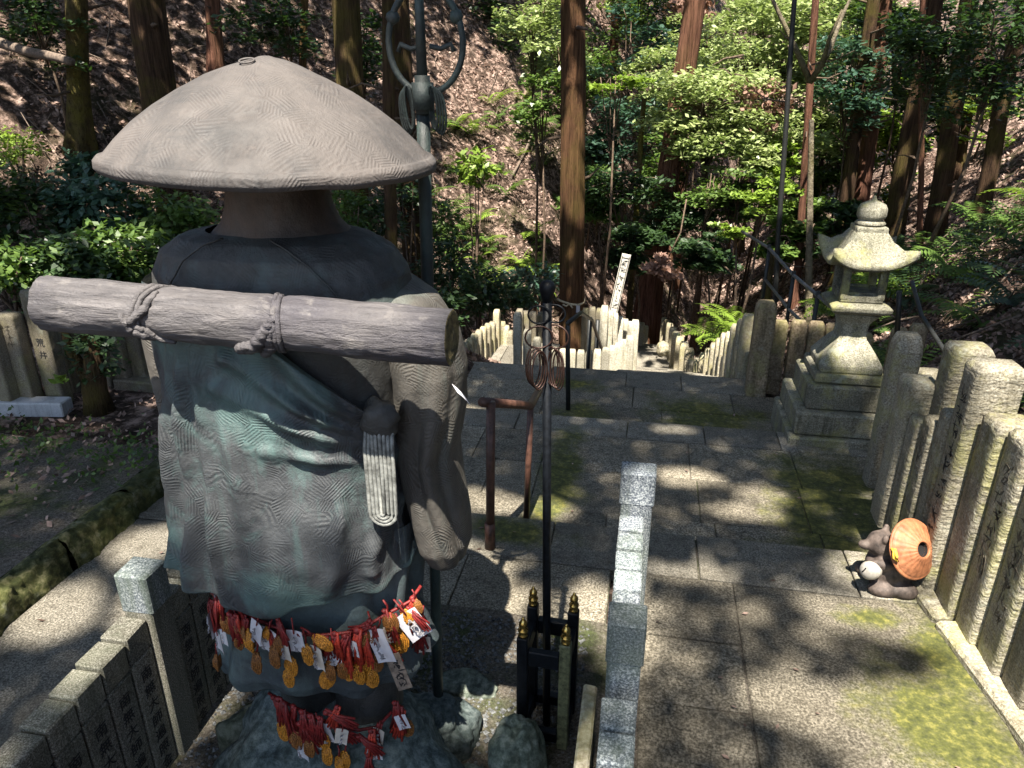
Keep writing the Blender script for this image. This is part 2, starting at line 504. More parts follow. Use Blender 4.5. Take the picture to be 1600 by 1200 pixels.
def copy_thing(root, loc, rz=0.0, sc=1.0, label=None):
    c = root.copy()
    COL.objects.link(c)
    c.location = loc
    c.rotation_euler = (root.rotation_euler.x, root.rotation_euler.y, rz)
    c.scale = (sc, sc, sc) if not isinstance(sc, tuple) else sc
    if label:
        c['label'] = label
    for ch in list(root.children):
        k = ch.copy()
        COL.objects.link(k)
        k.parent = c
        for g in ch.children:
            d = g.copy()
            COL.objects.link(d)
            d.parent = k
    return c


def struct(o):
    o['kind'] = 'structure'
    return o


def stuff(o):
    o['kind'] = 'stuff'
    return o


_text_cache = {}


def text_mesh(txt, size, depth=0.0008):
    key = (txt, size)
    if key not in _text_cache:
        cu = bpy.data.curves.new('lettering', 'FONT')
        cu.body = txt
        cu.size = size
        cu.align_x = 'CENTER'
        cu.align_y = 'CENTER'
        cu.resolution_u = 2
        cu.extrude = depth
        ob = bpy.data.objects.new('lettering', cu)
        COL.objects.link(ob)
        bpy.context.view_layer.update()
        me = bpy.data.meshes.new_from_object(ob.evaluated_get(bpy.context.evaluated_depsgraph_get()))
        bpy.data.objects.remove(ob)
        _text_cache[key] = me
    return _text_cache[key]


def column_text(chars, size, step, mat, parent, top, facing, depth=0.0008):
    """vertical writing; facing = matrix (3x3) whose z is the normal and y is up"""
    bmx = bmesh.new()
    for i, ch in enumerate(chars):
        t = bmesh.new()
        t.from_mesh(text_mesh(ch, size, depth))
        mm = Matrix.Translation(Vector(top)) @ facing.to_4x4() @ Matrix.Translation((0, -i * step, 0))
        t.transform(mm)
        tmp = bpy.data.meshes.new('t')
        t.to_mesh(tmp)
        t.free()
        bmx.from_mesh(tmp)
        bpy.data.meshes.remove(tmp)
    me = bpy.data.meshes.new('inscription')
    bmx.to_mesh(me)
    bmx.free()
    me.materials.append(mat)
    return link('inscription', me, parent)


FACE_PX = Matrix(((0, 0, 1), (1, 0, 0), (0, 1, 0)))      # writing read from +x
FACE_NX = Matrix(((0, 0, -1), (-1, 0, 0), (0, 1, 0)))     # read from -x
FACE_NY = Matrix(((1, 0, 0), (0, 0, -1), (0, 1, 0)))      # read from -y


def brush_marks(n, w, step, rr, top, facing, parent, mat):
    """worn, no longer readable cut characters: a few short strokes for each"""
    mb = MB()
    for i in range(n):
        for k in range(rr.randint(5, 8)):
            a = rr.choice((0.1, 0.2, 1.45, 1.6, -0.9, 0.9)) + rr.uniform(-0.15, 0.15)
            L = w * rr.uniform(0.12, 0.36)
            cx, cy = rr.uniform(-0.3, 0.3) * w, rr.uniform(-0.35, 0.35) * step
            dx, dy, h = math.cos(a) * L, math.sin(a) * L, w * rr.uniform(0.03, 0.065)
            nx, ny = -math.sin(a) * h, math.cos(a) * h
            q = [(cx - dx, cy - dy), (cx + nx, cy + ny), (cx + dx, cy + dy), (cx - nx, cy - ny)]
            base = [Vector((a_, b_ - i * step, 0.0009)) for a_, b_ in q] + [Vector((a_, b_ - i * step, -0.002)) for a_, b_ in q]
            mb.add([facing @ p + Vector(top) for p in base], [(0, 1, 2, 3), (0, 4, 5, 1), (1, 5, 6, 2), (2, 6, 7, 3), (3, 7, 4, 0)])
    return mb.build('inscription', mat, parent)


def smooth(a, b, x):
    t = np.clip((x - a) / (b - a), 0, 1)
    return t * t * (3 - 2 * t)


# leaves as numpy quads
def leaf_arrays(cen, size, up=0.6, rg=nrg, droop=0.25, aspect=0.5, dirs=None):
    n = len(cen)
    nrm = rg.normal(size=(n, 3)) * (1 - up)
    nrm[:, 2] += up
    nrm /= np.linalg.norm(nrm, axis=1)[:, None] + 1e-9
    d = rg.normal(size=(n, 3)) if dirs is None else dirs + rg.normal(size=(n, 3)) * 0.35
    d -= nrm * np.sum(d * nrm, axis=1)[:, None]
    d /= np.linalg.norm(d, axis=1)[:, None] + 1e-9
    s_ = np.cross(nrm, d)
    L = (size * rg.uniform(0.65, 1.3, n))[:, None]
    v = np.empty((n, 4, 3))
    v[:, 0] = cen - d * L * 0.5
    v[:, 1] = cen + s_ * L * aspect * 0.5 - nrm * L * 0.06
    v[:, 2] = cen + d * L * 0.5 - nrm * L * droop * 0.5
    v[:, 3] = cen - s_ * L * aspect * 0.5 - nrm * L * 0.06
    return v.reshape(-1, 3)


def quads_mesh(name, v, mat):
    n = len(v) // 4
    me = bpy.data.meshes.new(name)
    me.vertices.add(len(v))
    me.vertices.foreach_set('co', v.astype(np.float32).ravel())
    me.loops.add(n * 4)
    me.polygons.add(n)
    me.loops.foreach_set('vertex_index', np.arange(n * 4, dtype=np.int32))
    me.polygons.foreach_set('loop_start', np.arange(0, n * 4, 4, dtype=np.int32))
    me.polygons.foreach_set('loop_total', np.full(n, 4, dtype=np.int32))
    me.update(calc_edges=True)
    me.validate()
    me.materials.append(mat)
    return me


def clump_points(centers, per, spread, rg=nrg, flat=0.5):
    c = np.repeat(np.asarray(centers, float), per, axis=0)
    g = rg.normal(size=c.shape) * spread
    g[:, 2] *= flat
    return c + g


# ------------------------------------------------------------------ terrain
def stairz(y):
    y = np.asarray(y, float)
    z = np.interp(y, [-9, 3.08, 3.09, 4.65, 4.66, 5.97, 6.4, 11.3, 20, 30, 60], [0, 0, -.15, -.15, -.30, -.30, -.65, -2.25, -4.6, -5.6, -7.0])
    return z


def fbm(x, y, s, seed=0.0):
    out = 0
    a = 1.0
    for k in range(4):
        out = out + a * np.sin(x * s * 1.3 + y * s * 0.9 + seed + k * 1.7 + 1.3 * np.sin(y * s * 1.1 + seed * 2 + k)) * np.cos(y * s * 1.2 - x * s * 0.6 + k * 2.1)
        s *= 2.07
        a *= 0.5
    return out


def smax(a, b, k):
    h = np.clip(0.5 + 0.5 * (a - b) / k, 0, 1)
    return b * (1 - h) + a * h + k * h * (1 - h)


def terrain(x, y):
    x, y = np.asarray(x, float), np.asarray(y, float)
    base = stairz(y)
    base = base - 0.06
    # level plot to the left of the stair
    lev = np.where(x < -1.45, 0.04 * (y < 5.2) + base * 0, 0.0)
    wl = smooth(-1.2, -1.9, x) * (1 - smooth(5.0, 8.5, y))
    base = base * (1 - wl) + (-0.06) * wl
    base = base + 0.12 * smooth(-2.52, -2.60, x) * (1 - smooth(4.6, 5.6, y)) * (y > -2)
    left = -1.7 - 0.93 * (x + 2.55) + 0.575 * (y - 13.8) - 0.85 * np.maximum(0, x + 2.3)
    left = np.minimum(left, 6 + 0.35 * (left - 6))
    right = stairz(y) * 0.75 + 0.80 * (x - 2.05) - 0.03 * np.maximum(0, y - 5)
    right = np.minimum(right, 7 + 0.3 * (right - 7))
    far = -6.5 + 0.55 * (y - 34)
    out = smax(left, base, 0.9)
    out = np.where((y < 6.2) & (x > -5.6), base, out)
    out = smax(right, out, 0.35)
    out = smax(far, out, 1.5)
    rough = smooth(6.0, 9.0, y) + smooth(2.2, 3.4, x) + smooth(-5, -7, x)
    rough = np.clip(rough, 0, 1) * np.where(np.abs(x - 0.3) < 1.0, smooth(20, 24, y), 1)
    return out + rough * (0.16 * fbm(x, y, 0.9) + 0.05 * fbm(x, y, 3.0, 2.0))


def tz(x, y):
    return float(terrain(x, y))


def grade(x, y):
    e = 0.15
    return Vector((-(tz(x + e, y) - tz(x - e, y)) / (2 * e), -(tz(x, y + e) - tz(x, y - e)) / (2 * e), 1)).normalized()


gx = np.unique(np.concatenate([np.linspace(-34, -8, 66), np.linspace(-8, 8, 130), np.linspace(8, 34, 66)]))
gy = np.unique(np.concatenate([np.linspace(-14, 0, 20), np.linspace(0, 24, 180), np.linspace(24, 62, 80)]))
X, Y_ = np.meshgrid(gx, gy)
Z = terrain(X, Y_)
nu, nv = len(gx), len(gy)
idx = np.arange(nu * nv).reshape(nv, nu)
gv = np.stack([X.ravel(), Y_.ravel(), Z.ravel()], 1)
gf = np.stack([idx[:-1, :-1].ravel(), idx[:-1, 1:].ravel(), idx[1:, 1:].ravel(), idx[1:, :-1].ravel()], 1)
me = bpy.data.meshes.new('ground')
me.from_pydata(gv.tolist(), [], gf.tolist())
me.polygons.foreach_set('use_smooth', [True] * len(me.polygons))
me.materials.append(M['ground'])
struct(link('ground', me))

# ------------------------------------------------------------------ stair treads with paving slabs as parts


def tread(name, z, thick=0.14):
    o = link(name, None)
    return struct(o)


def slab(parent, x0, x1, y0, y1, z, mat, name='paving_slab', th=0.12, g=0.003, jit=0.004):
    dz = rnd.uniform(-0.003, 0.003)
    MB().cbox(((x0 + x1) / 2, (y0 + y1) / 2, z - th / 2 + dz), (x1 - x0 - 2 * g, y1 - y0 - 2 * g, th), 0.0035, jit=0.0024).build(name, mat, parent)


def courses(parent, x0, x1, y0, y1, z, mat, wy=0.42, wx=0.6):
    y = y0
    while y < y1 - 0.05:
        h = min(wy * rnd.uniform(0.8, 1.2), y1 - y)
        if y1 - y - h < 0.15:
            h = y1 - y
        x = x0
        while x < x1 - 0.05:
            w = wx * rnd.uniform(0.7, 1.5)
            if x1 - x - w < 0.25:
                w = x1 - x
            slab(parent, x, x + w, y, y + h, z, mat)
            x += w
        y += h


t0 = tread('stone_landing', 0)
for x0, x1, ys in ((0.075, 0.46, (-0.6, 0.2, 0.75, 1.2, 1.62, 2.02, 2.36, 2.74)), (0.46, 1.30, (-0.6, 0.6, 1.55, 2.74))):
    for a, b in zip(ys, ys[1:]):
        slab(t0, x0, x1, a, b, 0, M['paving'])
courses(t0, -1.33, -0.06, 2.36, 2.74, 0, M['paving'], 0.38, 0.55)
courses(t0, -0.5, -0.06, 1.6, 2.36, 0, M['paving'], 0.4, 0.5)
for a, b in zip((-2.42, -1.7, -0.95, -0.35, 0.32, 0.98, 1.30), (-1.7, -0.95, -0.35, 0.32, 0.98, 1.30)):
    slab(t0, a, b, 2.74, 3.08, 0.004, M['nosing'], 'nosing_stone', 0.16)
t1 = tread('middle_tread', -0.15)
courses(t1, -2.42, -0.55, 3.06, 4.38, -0.15, M['paving'], 0.44, 0.62)
courses(t1, -0.55, 1.62, 3.06, 4.38, -0.15, M['paving'], 0.44, 0.62)
for a, b in zip((-2.42, -1.6, -0.8, -0.05, 0.45, 0.92, 1.62), (-1.6, -0.8, -0.05, 0.45, 0.92, 1.62)):
    slab(t1, a, b, 4.38, 4.65, -0.146, M['nosing'], 'nosing_stone', 0.16)
t2 = tread('lower_tread', -0.30)
courses(t2, -2.42, 1.9, 4.62, 5.62, -0.30, M['paving'], 0.5, 0.75)
for a, b in zip((-2.42, -1.5, -0.75, -0.1, 0.35, 0.9), (-1.5, -0.75, -0.1, 0.35, 0.9, 1.0)):
    slab(t2, a, b, 5.62, 5.97, -0.296, M['nosing'], 'nosing_stone', 0.2)
mortar = MB()
for (x0, x1, y0, y1, z) in ((0.06, 1.31, -0.5, 3.06, 0), (-1.33, -0.06, 2.37, 3.06, 0), (-2.4, -1.46, 0.2, 2.75, 0), (-2.4, -1.33, 2.7, 3.06, 0), (-2.41, 1.6, 3.09, 4.64, -.15), (-2.41, 1.0, 4.66, 5.95, -.30)):
    mortar.add([(x0, y0, z - 0.010), (x1, y0, z - 0.010), (x1, y1, z - 0.010), (x0, y1, z - 0.010)], [(0, 1, 2, 3)])
struct(mortar.build('joint_mortar', M['bed']))
# left path of long stone slabs
pa = struct(link('side_path', None))
for a, b in zip((0.2, 1.4, 2.74 - 0.004), (1.4, 2.74 - 0.004)):
    slab(pa, -2.40, -1.46, a, b, 0.0, M['path'])
# steep stair below
ls = struct(link('descending_stair', None))
yy, zz = 5.99, -0.46
while yy < 11.0:
    MB().cbox((0.28, yy + 0.2, zz - 0.15), (0.98, 0.44, 0.3), 0.01, jit=0.004).build('stair_step', M['path'], ls)
    yy += 0.42
    zz -= 0.153
while yy < 19.5:
    cx = 0.22 + 0.018 * (yy - 11)
    MB().cbox((cx, yy + 0.35, stairz(yy) - 0.13), (0.95, 0.74, 0.3), 0.01, jit=0.006).build('stair_step', M['path'], ls)
    yy += 0.7
sl = struct(link('side_landing', None))
for a, b in ((-2.2, -1.55), (-1.55, -0.95)):
    for c, d in ((6.6, 7.4), (7.4, 8.3)):
        slab(sl, a, b, c, d, -0.9, M['path'], th=0.2)

# ------------------------------------------------------------------ raised bed, mossy kerb
bed = MB()
bed.grid(lambda u, v: Vector((-5.6 + 3.08 * u, 0.3 + 2.95 * v, 0.105 + 0.02 * mnoise.noise(Vector((u * 9, v * 9, 0))))), 50, 50)
struct(bed.build('gravel_bed', M['bed'], None, True))
kb = struct(link('mossy_kerb', None))
ky = 0.5
while ky < 3.1:
    L = rnd.uniform(0.38, 0.6)
    mb = MB()
    y0, y1 = ky, min(ky + L, 3.16)
    sd = rnd.random() * 9

    def kf(u, v, y0=y0, y1=y1, sd=sd):
        y = y0 + 0.002 + (y1 - y0 - 0.004) * v
        prof = [(-0.075, -0.05), (-0.08, 0.06), (-0.06, 0.125), (-0.01, 0.14), (0.04, 0.125), (0.062, 0.07), (0.07, -0.05)]
        t = u * (len(prof) - 1)
        i = min(int(t), len(prof) - 2)
        f = t - i
        px_, pz_ = prof[i][0] * (1 - f) + prof[i + 1][0] * f, prof[i][1] * (1 - f) + prof[i + 1][1] * f
        e = 0.03 * mnoise.noise(Vector((u * 3, y * 6, sd))) + 0.014 * mnoise.noise(Vector((u * 16, y * 30, sd)))
        end = 1 - 0.02 * (abs(v - 0.5) * 2) ** 20
        return Vector((-2.46 + px_ * end + e, y, pz_ * end + e))
    mb.grid(kf, 26, 40)
    mb.build('kerb_stone', M['kerb'], kb, True)
    ky += L
mb = MB()
mb.cbox((-2.05, 3.2, 0.0), (0.7, 0.16, 0.22), 0.02, jit=0.01)
mb.build('kerb_stone', M['kerb'], kb)


# ------------------------------------------------------------------ low granite walls with stepped caps
CH8 = '南無大師遍照金剛'


def wall_post(root, x, y, h, w, mat, tall=False, text=None, matcap=None, wide=0.091):
    """one square post: shaft, groove, cap block"""
    b = MB().cbox((0, 0, (h - 0.1) / 2 - 0.05), (w, wide, h - 0.1 + 0.1), 0.004).build('post', mat, root, loc=(x, y, 0))
    ch = 0.13 if tall else 0.092
    cw = w + (0.012 if tall else 0.003)
    c = MB()
    c.cbox((0, 0, h - ch / 2), (cw, wide + (0.004 if tall else 0.003), ch), 0.005, jit=0.0015)
    c.cbox((0, 0, h - ch - 0.012), (w - 0.012, wide - 0.01, 0.03), 0)
    c.build('cap', matcap or mat, b)
    if text:
        column_text(text, 0.047, 0.058, M['ink'], b, (w / 2 + 0.0006, 0, h - 0.165), FACE_PX)
    return b


wl = thing('granite_wall', 'low grey granite post wall right of the statue with speckled stepped caps', 'wall', (0, 0, 0))
for y in [0.62 + 0.1 * k for k in range(9)]:
    wall_post(wl, 0.008, y, 0.545 - 0.008 * (1.5 - y) / 0.1, 0.084, M['wallstone'])
wall_post(wl, 0.014, 1.575, 0.72, 0.088, M['wallstone'], True)
for k, y in enumerate((1.685, 1.785, 1.885, 1.985, 2.085, 2.185, 2.285)):
    wall_post(wl, 0.010, y, 0.545 - 0.008 * (6 - k), 0.084, M['wallstone'])
wall_post(wl, 0.024, 2.372, 0.72, 0.112, M['wallstone'], True)
lk = MB().cbox((-0.075, 1.2, 0.12), (0.04, 0.9, 0.55), 0.006, jit=0.003)
tag(lk.build('stone_kerb', M['picket']), 'pale yellowish stone plank lying along the foot of the granite wall', 'kerb')

wl2 = thing('inscribed_wall', 'low granite wall with black prayer inscriptions left of the statue', 'wall', (0, 0, 0))
for k in range(7):
    wall_post(wl2, -1.40, 0.86 + 0.0985 * k, 0.558 - 0.007 * (6 - k), 0.082, M['wallstone_old'], text=CH8, matcap=M['wallstone_old'])
wall_post(wl2, -1.385, 1.545, 0.70, 0.092, M['wallstone_old'], True, matcap=M['wallstone'])
for k in range(7):
    wall_post(wl2, -1.40, 1.648 + 0.0985 * k, 0.575 - 0.004 * (6 - k), 0.082, M['wallstone_old'], text=CH8, matcap=M['wallstone_old'])

# ------------------------------------------------------------------ statue of a pilgrim monk
SX, SY = -0.82, 1.55
st = thing('pilgrim_statue', 'weathered bronze pilgrim monk statue in a wide hat seen from behind, log on its back', 'statue', (SX, SY, 0))
hp = [(0.0, 0.217), (0.012, 0.216), (0.026, 0.211), (0.045, 0.207), (0.085, 0.194), (0.14, 0.173), (0.20, 0.142), (0.26, 0.104), (0.31, 0.068),
      (0.352, 0.031), (0.374, 0.008), (0.382, 0.000), (0.391, 0.000), (0.400, -0.010), (0.401, -0.026), (0.393, -0.036), (0.376, -0.030), (0.33, 0.008), (0.25, 0.07), (0.14, 0.125), (0.02, 0.15)]
NH = 96
mb = MB()


def hatpt(r, z, a):
    w = 1 + 0.012 * math.sin(a * 3 + 1) + 0.008 * math.sin(a * 5)
    k = 0.006 * mnoise.noise(Vector((math.cos(a) * r * 9, math.sin(a) * r * 9, 3)))
    return Vector((math.cos(a) * r * w, math.sin(a) * r * w, z + k + 0.004 * math.sin(a * 2) * r / 0.4))


def prof_at(t, P_):
    t = t * (len(P_) - 1)
    i = min(int(t), len(P_) - 2)
    f = t - i
    return tuple(P_[i][k] * (1 - f) + P_[i + 1][k] * f for k in range(len(P_[0])))


hp = [(r * 0.868, z * 0.895) for r, z in hp]
mb.grid(lambda u, v: hatpt(*prof_at(v, hp), 2 * math.pi * u), NH, 61, True)
hat = mb.build('hat', M['hat'], st, True, (0.003, 0, 1.857))
hat.rotation_euler = (0, 0.03, 0)
mb = MB()
mb.tube([(math.cos(a) * 0.015, math.sin(a) * 0.015, 0.0) for a in np.linspace(0, 2 * math.pi, 25)[:-1]], 0.0022, 6, closed=True)
mb.build('hat_ring', M['hat'], hat, True, (-0.012, -0.05, 0.183)).rotation_euler = (0.32, 0, 0)
# head and hood: widening collar
hd = [(0.0, 1.93, 0), (0.07, 1.925, 0), (0.105, 1.88, 0), (0.115, 1.82, 0), (0.112, 1.78, 0), (0.118, 1.745, 0), (0.135, 1.71, 0), (0.17, 1.68, 0), (0.215, 1.655, 0), (0.23, 1.62, 0)]
mb = MB()


def headpt(u, v):
    r, z, _ = prof_at(v, hd)
    a = 2 * math.pi * u
    ry = min(r, 0.115 + 0.25 * max(0, r - 0.115))
    return Vector((math.cos(a) * r, math.sin(a) * ry + 0.01, z))


mb.grid(headpt, 48, 40, True)
head = mb.build('hooded_head', M['skin_bronze'], st, True)
mb = MB()
mb.blob((0, 0.105, 1.80), (0.018, 0.03, 0.026), 2, 0.05)
mb.blob((0.11, 0.01, 1.81), (0.014, 0.022, 0.034), 2, 0.05)
mb.blob((-0.115, 0.01, 1.81), (0.014, 0.022, 0.034), 2, 0.05)
mb.build('face_feature', M['skin_bronze'], head, True)

# outer robe
rb = [(0.16, 0.12, 1.695, -0.012), (0.225, 0.15, 1.682, -0.012), (0.275, 0.175, 1.652, -0.010), (0.302, 0.188, 1.605, -0.006), (0.310, 0.195, 1.55, -0.004), (0.312, 0.199, 1.48, -0.003), (0.302, 0.20, 1.38, -0.008),
      (0.296, 0.203, 1.25, -0.022), (0.300, 0.205, 1.10, -0.036), (0.308, 0.208, 0.96, -0.046), (0.314, 0.213, 0.87, -0.050), (0.318, 0.218, 0.79, -0.054)]


def nz3(x, y, z):
    return mnoise.noise(Vector((x, y, z)))


FOLDS = [(-0.19, 1.48, -0.315, 0.72, 0.018, 0.020, 0.032), (-0.155, 1.48, -0.235, 0.76, 0.015, 0.022, 0.028), (-0.12, 1.48, -0.135, 0.78, 0.014, 0.026, 0.024), (-0.09, 1.46, -0.02, 0.86, 0.014, 0.034, 0.013),
         (0.245, 1.27, 0.04, 1.50, 0.012, 0.022, 0.030), (0.24, 1.25, -0.03, 1.45, 0.010, 0.020, 0.020), (0.235, 1.225, -0.06, 1.38, 0.010, 0.022, 0.015), (0.23, 1.19, 0.02, 1.24, 0.009, 0.018, 0.013), (0.26, 1.26, 0.14, 1.50, 0.010, 0.014, 0.020),
         (0.22, 1.05, 0.20, 0.88, 0.012, 0.016, 0.018), (0.16, 1.10, 0.12, 0.86, 0.012, 0.022, 0.012)]


def robept(u, v, shrink=0.0, cape=0.0):
    rx, ry, z, cx0 = prof_at(v, rb)
    a = 2 * math.pi * u            # a = 3pi/2 is the back (towards the viewpoint)
    ca, sa = math.cos(a), math.sin(a)
    e = 0.82
    cx = math.copysign(abs(ca) ** e, ca)
    sx = math.copysign(abs(sa) ** e, sa)
    low = min(1.0, max(0.0, (1.55 - z) / 0.5))
    # upright folds on the left half of the back, slanting folds to the right hip
    back = max(0.0, -sa)
    xl = cx * rx + cx0
    d = 0.0
    for (xa, za, xb, zb, wa, wb, amp) in FOLDS:
        ex, ez = xb - xa, zb - za
        L2 = ex * ex + ez * ez
        t = max(-0.05, min(1.05, ((xl - xa) * ex + (z - za) * ez) / L2))
        dd = math.hypot(xl - xa - ex * t, z - za - ez * t)
        tt = max(0.0, min(1.0, t))
        d += 1.5 * amp * back * cape * math.exp(-(dd / (wa + (wb - wa) * tt)) ** 2) * min(1, 0.25 + 3 * tt) * (0.7 + 0.3 * math.sin(9 * t + xa * 40))
    d += 0.022 * back * cape * math.exp(-((xl - 0.03) / 0.15) ** 2 - ((z - 0.95) / 0.16) ** 2)
    d -= 0.008 * back * cape * math.exp(-((xl - 0.10) / 0.10) ** 2 - ((z - 1.20) / 0.05) ** 2)
    d += (0.008 + 0.006 * cape) * nz3(xl * 7, sa * 3, z * 5) * (0.3 + low) + 0.004 * nz3(xl * 22, sa * 9, z * 18)
    rx2, ry2 = rx + d - shrink, ry + d - shrink
    hem = 0.0
    if v > 0.55:
        t = ((v - 0.55) / 0.45) ** 1.5
        hem = t * (0.26 * max(0.0, xl) - 0.17 * min(0.0, xl) + 0.012 + 0.012 * math.sin(a * 5 + 1) + 0.007 * math.sin(a * 13))
    return Vector((cx0 + cx * rx2, sx * ry2, z + hem))


mb = MB()
mb.grid(lambda u, v: robept(u, v, 0.008), 180, 100, True)
mb.grid(lambda u, v: robept(u, 1 - 0.3 * v, 0.020), 110, 12, True)
robe = mb.build('robe', M['robe_dark'], st, True)


def capept(u, v):
    vv = 0.30 + 0.70 * v
    z = prof_at(vv, rb)[2]
    rx_, cx0_ = prof_at(vv, rb)[0], prof_at(vv, rb)[3]
    xr = min(0.262 - 0.02 * max(0, 1.0 - z), 0.03 + (1.53 - z) * 0.95) + 0.006 * math.sin(z * 24)
    q = (xr - cx0_) / rx_
    ca = math.copysign(min(1, abs(q)) ** (1 / 0.82), q)
    aR = 2 * math.pi - math.acos(ca)
    aL = math.pi * 0.86
    uu = min(1.0, u / 0.97)
    a = aL + (aR - aL) * uu
    edge = 0.010 * math.exp(-((1 - uu) / 0.03) ** 2)
    if u > 0.97:
        edge -= 0.022 * (u - 0.97) / 0.03
    hem_ = 0.0
    if v > 0.985:
        hem_ = -0.012 * (v - 0.985) / 0.015
    pt = robept(a / (2 * math.pi), vv, -(0.012 + edge + hem_), 1.0)
    return pt + Vector((0, 0, -0.012 * v))


mb = MB()
mb.grid(capept, 200, 150)
mb.build('cape', M['robe'], st, True)
# collar seam: two raised seams from the neck down the back
for s_, a0, a1 in ((-1, 4.45, 4.02), (1, 4.95, 5.55)):
    mb = MB()
    pts = []
    for k in range(16):
        t = k / 15
        q = robept((a0 + (a1 - a0) * t) / (2 * math.pi), 0.02 + 0.42 * t)
        pts.append(q * 1.0 + Vector((0, -0.002, 0.001)))
    mb.tube(pts, 0.0028, 6, squash=0.8)
    mb.build('seam', M['robe_dark'], robe, True)


def sleeve(sgn, prof, mat, cy, grooves):
    def f(u, v):
        a = 2 * math.pi * u
        z, cx, rx, ry = prof_at(v, prof)
        k = min(1.0, (rx / 0.07) ** 2)
        g = 0.0
        for (a0, w, am) in grooves:
            da = (a - a0 + math.pi) % (2 * math.pi) - math.pi
            g += am * math.exp(-((da + 0.25 * math.sin(z * 7)) / w) ** 2) * k * min(1, max(0, (1.42 - z) / 0.2))
        n_ = 0.008 * nz3(math.cos(a) * 2, math.sin(a) * 2, z * 6) * k
        return Vector((sgn * cx + (rx + g + n_) * math.cos(a) * (1 if sgn > 0 else -1), cy + (ry + g + n_) * math.sin(a), z))
    mb = MB()
    mb.grid(f, 96, 110, True)
    return mb.build('sleeve', mat, st, True)


sleeve(1, [(1.60, 0.22, 0.04, 0.09), (1.54, 0.275, 0.075, 0.12), (1.46, 0.312, 0.086, 0.128), (1.38, 0.330, 0.088, 0.13), (1.28, 0.334, 0.080, 0.125), (1.17, 0.324, 0.068, 0.12), (1.07, 0.334, 0.068, 0.115), (0.98, 0.348, 0.068, 0.11), (0.90, 0.356, 0.062, 0.10), (0.85, 0.358, 0.046, 0.075), (0.825, 0.355, 0.026, 0.045), (0.815, 0.352, 0.004, 0.008)],
       M['sleeve'], 0.02, ((4.1, 0.40, 0.012), (4.9, 0.16, -0.013), (5.35, 0.22, 0.010), (5.75, 0.14, -0.010)))
sleeve(-1, [(1.60, 0.22, 0.03, 0.08), (1.55, 0.305, 0.050, 0.10), (1.45, 0.330, 0.052, 0.12), (1.32, 0.325, 0.048, 0.12), (1.10, 0.315, 0.042, 0.12), (0.88, 0.335, 0.042, 0.11), (0.82, 0.335, 0.038, 0.10), (0.795, 0.33, 0.026, 0.07), (0.785, 0.33, 0.004, 0.01)],
       M['sleeve'], 0.03, ((4.3, 0.3, 0.01),))
# under robe, second tier and shins
ur = [(0.30, 0.17, 0.98), (0.29, 0.175, 0.80), (0.295, 0.18, 0.68), (0.305, 0.19, 0.58), (0.315, 0.20, 0.52), (0.30, 0.19, 0.485), (0.26, 0.16, 0.49)]


def urpt(u, v):
    rx, ry, z = prof_at(v, ur)
    a = 2 * math.pi * u
    d = 0.012 * math.sin(a * 11) * (0.4 + v) + 0.02 * nz3(math.cos(a) * 3, math.sin(a) * 3, z * 5)
    w = 0.03 * math.sin(a * 3 + 0.6) * max(0, v - 0.5) * 2 + 0.018 * math.sin(a * 7) * max(0, v - 0.6)
    return Vector((math.cos(a) * (rx + d) - 0.01, math.sin(a) * (ry + d), z + w * 0.7 + 0.16 * v * math.cos(a) * rx))


mb = MB()
mb.grid(urpt, 160, 50, True)
mb.build('under_robe', M['base_bronze'], st, True)
for sx_ in (-0.055, 0.115):
    mb = MB()
    mb.lathe([(0.10, 0.70), (0.105, 0.58), (0.100, 0.48), (0.092, 0.40), (0.098, 0.34), (0.10, 0.26)], 32, (sx_, -0.02, 0))
    mb.blob((sx_, 0.06, 0.33), (0.06, 0.14, 0.05), 2, 0.1)
    mb.build('leg', M['robe_dark'], st, True)
# cord loops of the robe tie
tc = at(594, 705, Y=1.39) - Vector((SX, SY, 0))
mb = MB()
for k in range(4):
    w = 0.0048 + 0.0092 * k
    zt, zb = tc.z + 0.075, tc.z - 0.160 - 0.0095 * k * 0.9
    pts = [(-w * 0.9, 0.006 * k, zt)] + [(-w, 0, zt - (zt - zb - w) * t) for t in (0.3, 0.6, 1)]
    for a in np.linspace(math.pi, 2 * math.pi, 9)[1:-1]:
        pts.append((math.cos(a) * w, -0.002, zb + w + math.sin(a) * w))
    pts += [(w, 0, zb + w + (zt - zb - w) * t) for t in (0, 0.4, 0.7)] + [(w * 0.9, 0.006 * k, zt)]
    mb.tube([Vector((p[0] + tc.x, p[1] + tc.y - 0.01, p[2])) for p in pts], 0.0046, 8)
mb.build('cord_loop', plain('pale_cord_bronze', (0.19, 0.195, 0.18), 0.55, var=0.4, scale=50), st, True)
mb = MB()
mb.blob((tc.x, tc.y + 0.012, tc.z + 0.075), (0.045, 0.035, 0.05), 3, 0.25, 2, 3)
mb.build('cord_knot', M['robe_dark'], st, True)

# log carried across the back
_o = Vector((SX, SY, 0))
LA, LB = at(76, 473, Y=1.285) - _o, at(706, 527, Y=1.275) - _o


def logpt(u, v):
    a = 2 * math.pi * u
    p = LA.lerp(LB, v)
    r = 0.0565 - 0.004 * v + 0.006 * nz3(v * 5, math.cos(a) * 1.2, math.sin(a) * 1.2) + 0.0026 * nz3(v * 16, math.cos(a) * 6, math.sin(a) * 6)
    r += 0.0015 * nz3(v * 30, math.cos(a) * 14, math.sin(a) * 14)
    for vc in (0.30, 0.60):
        r -= 0.005 * math.exp(-((v - vc) / 0.018) ** 2)
    r += 0.010 * max(0, -math.sin(a)) ** 2 * math.exp(-((v - 0.56) / 0.05) ** 2)
    return p + Vector((0, math.cos(a) * r, math.sin(a) * r))


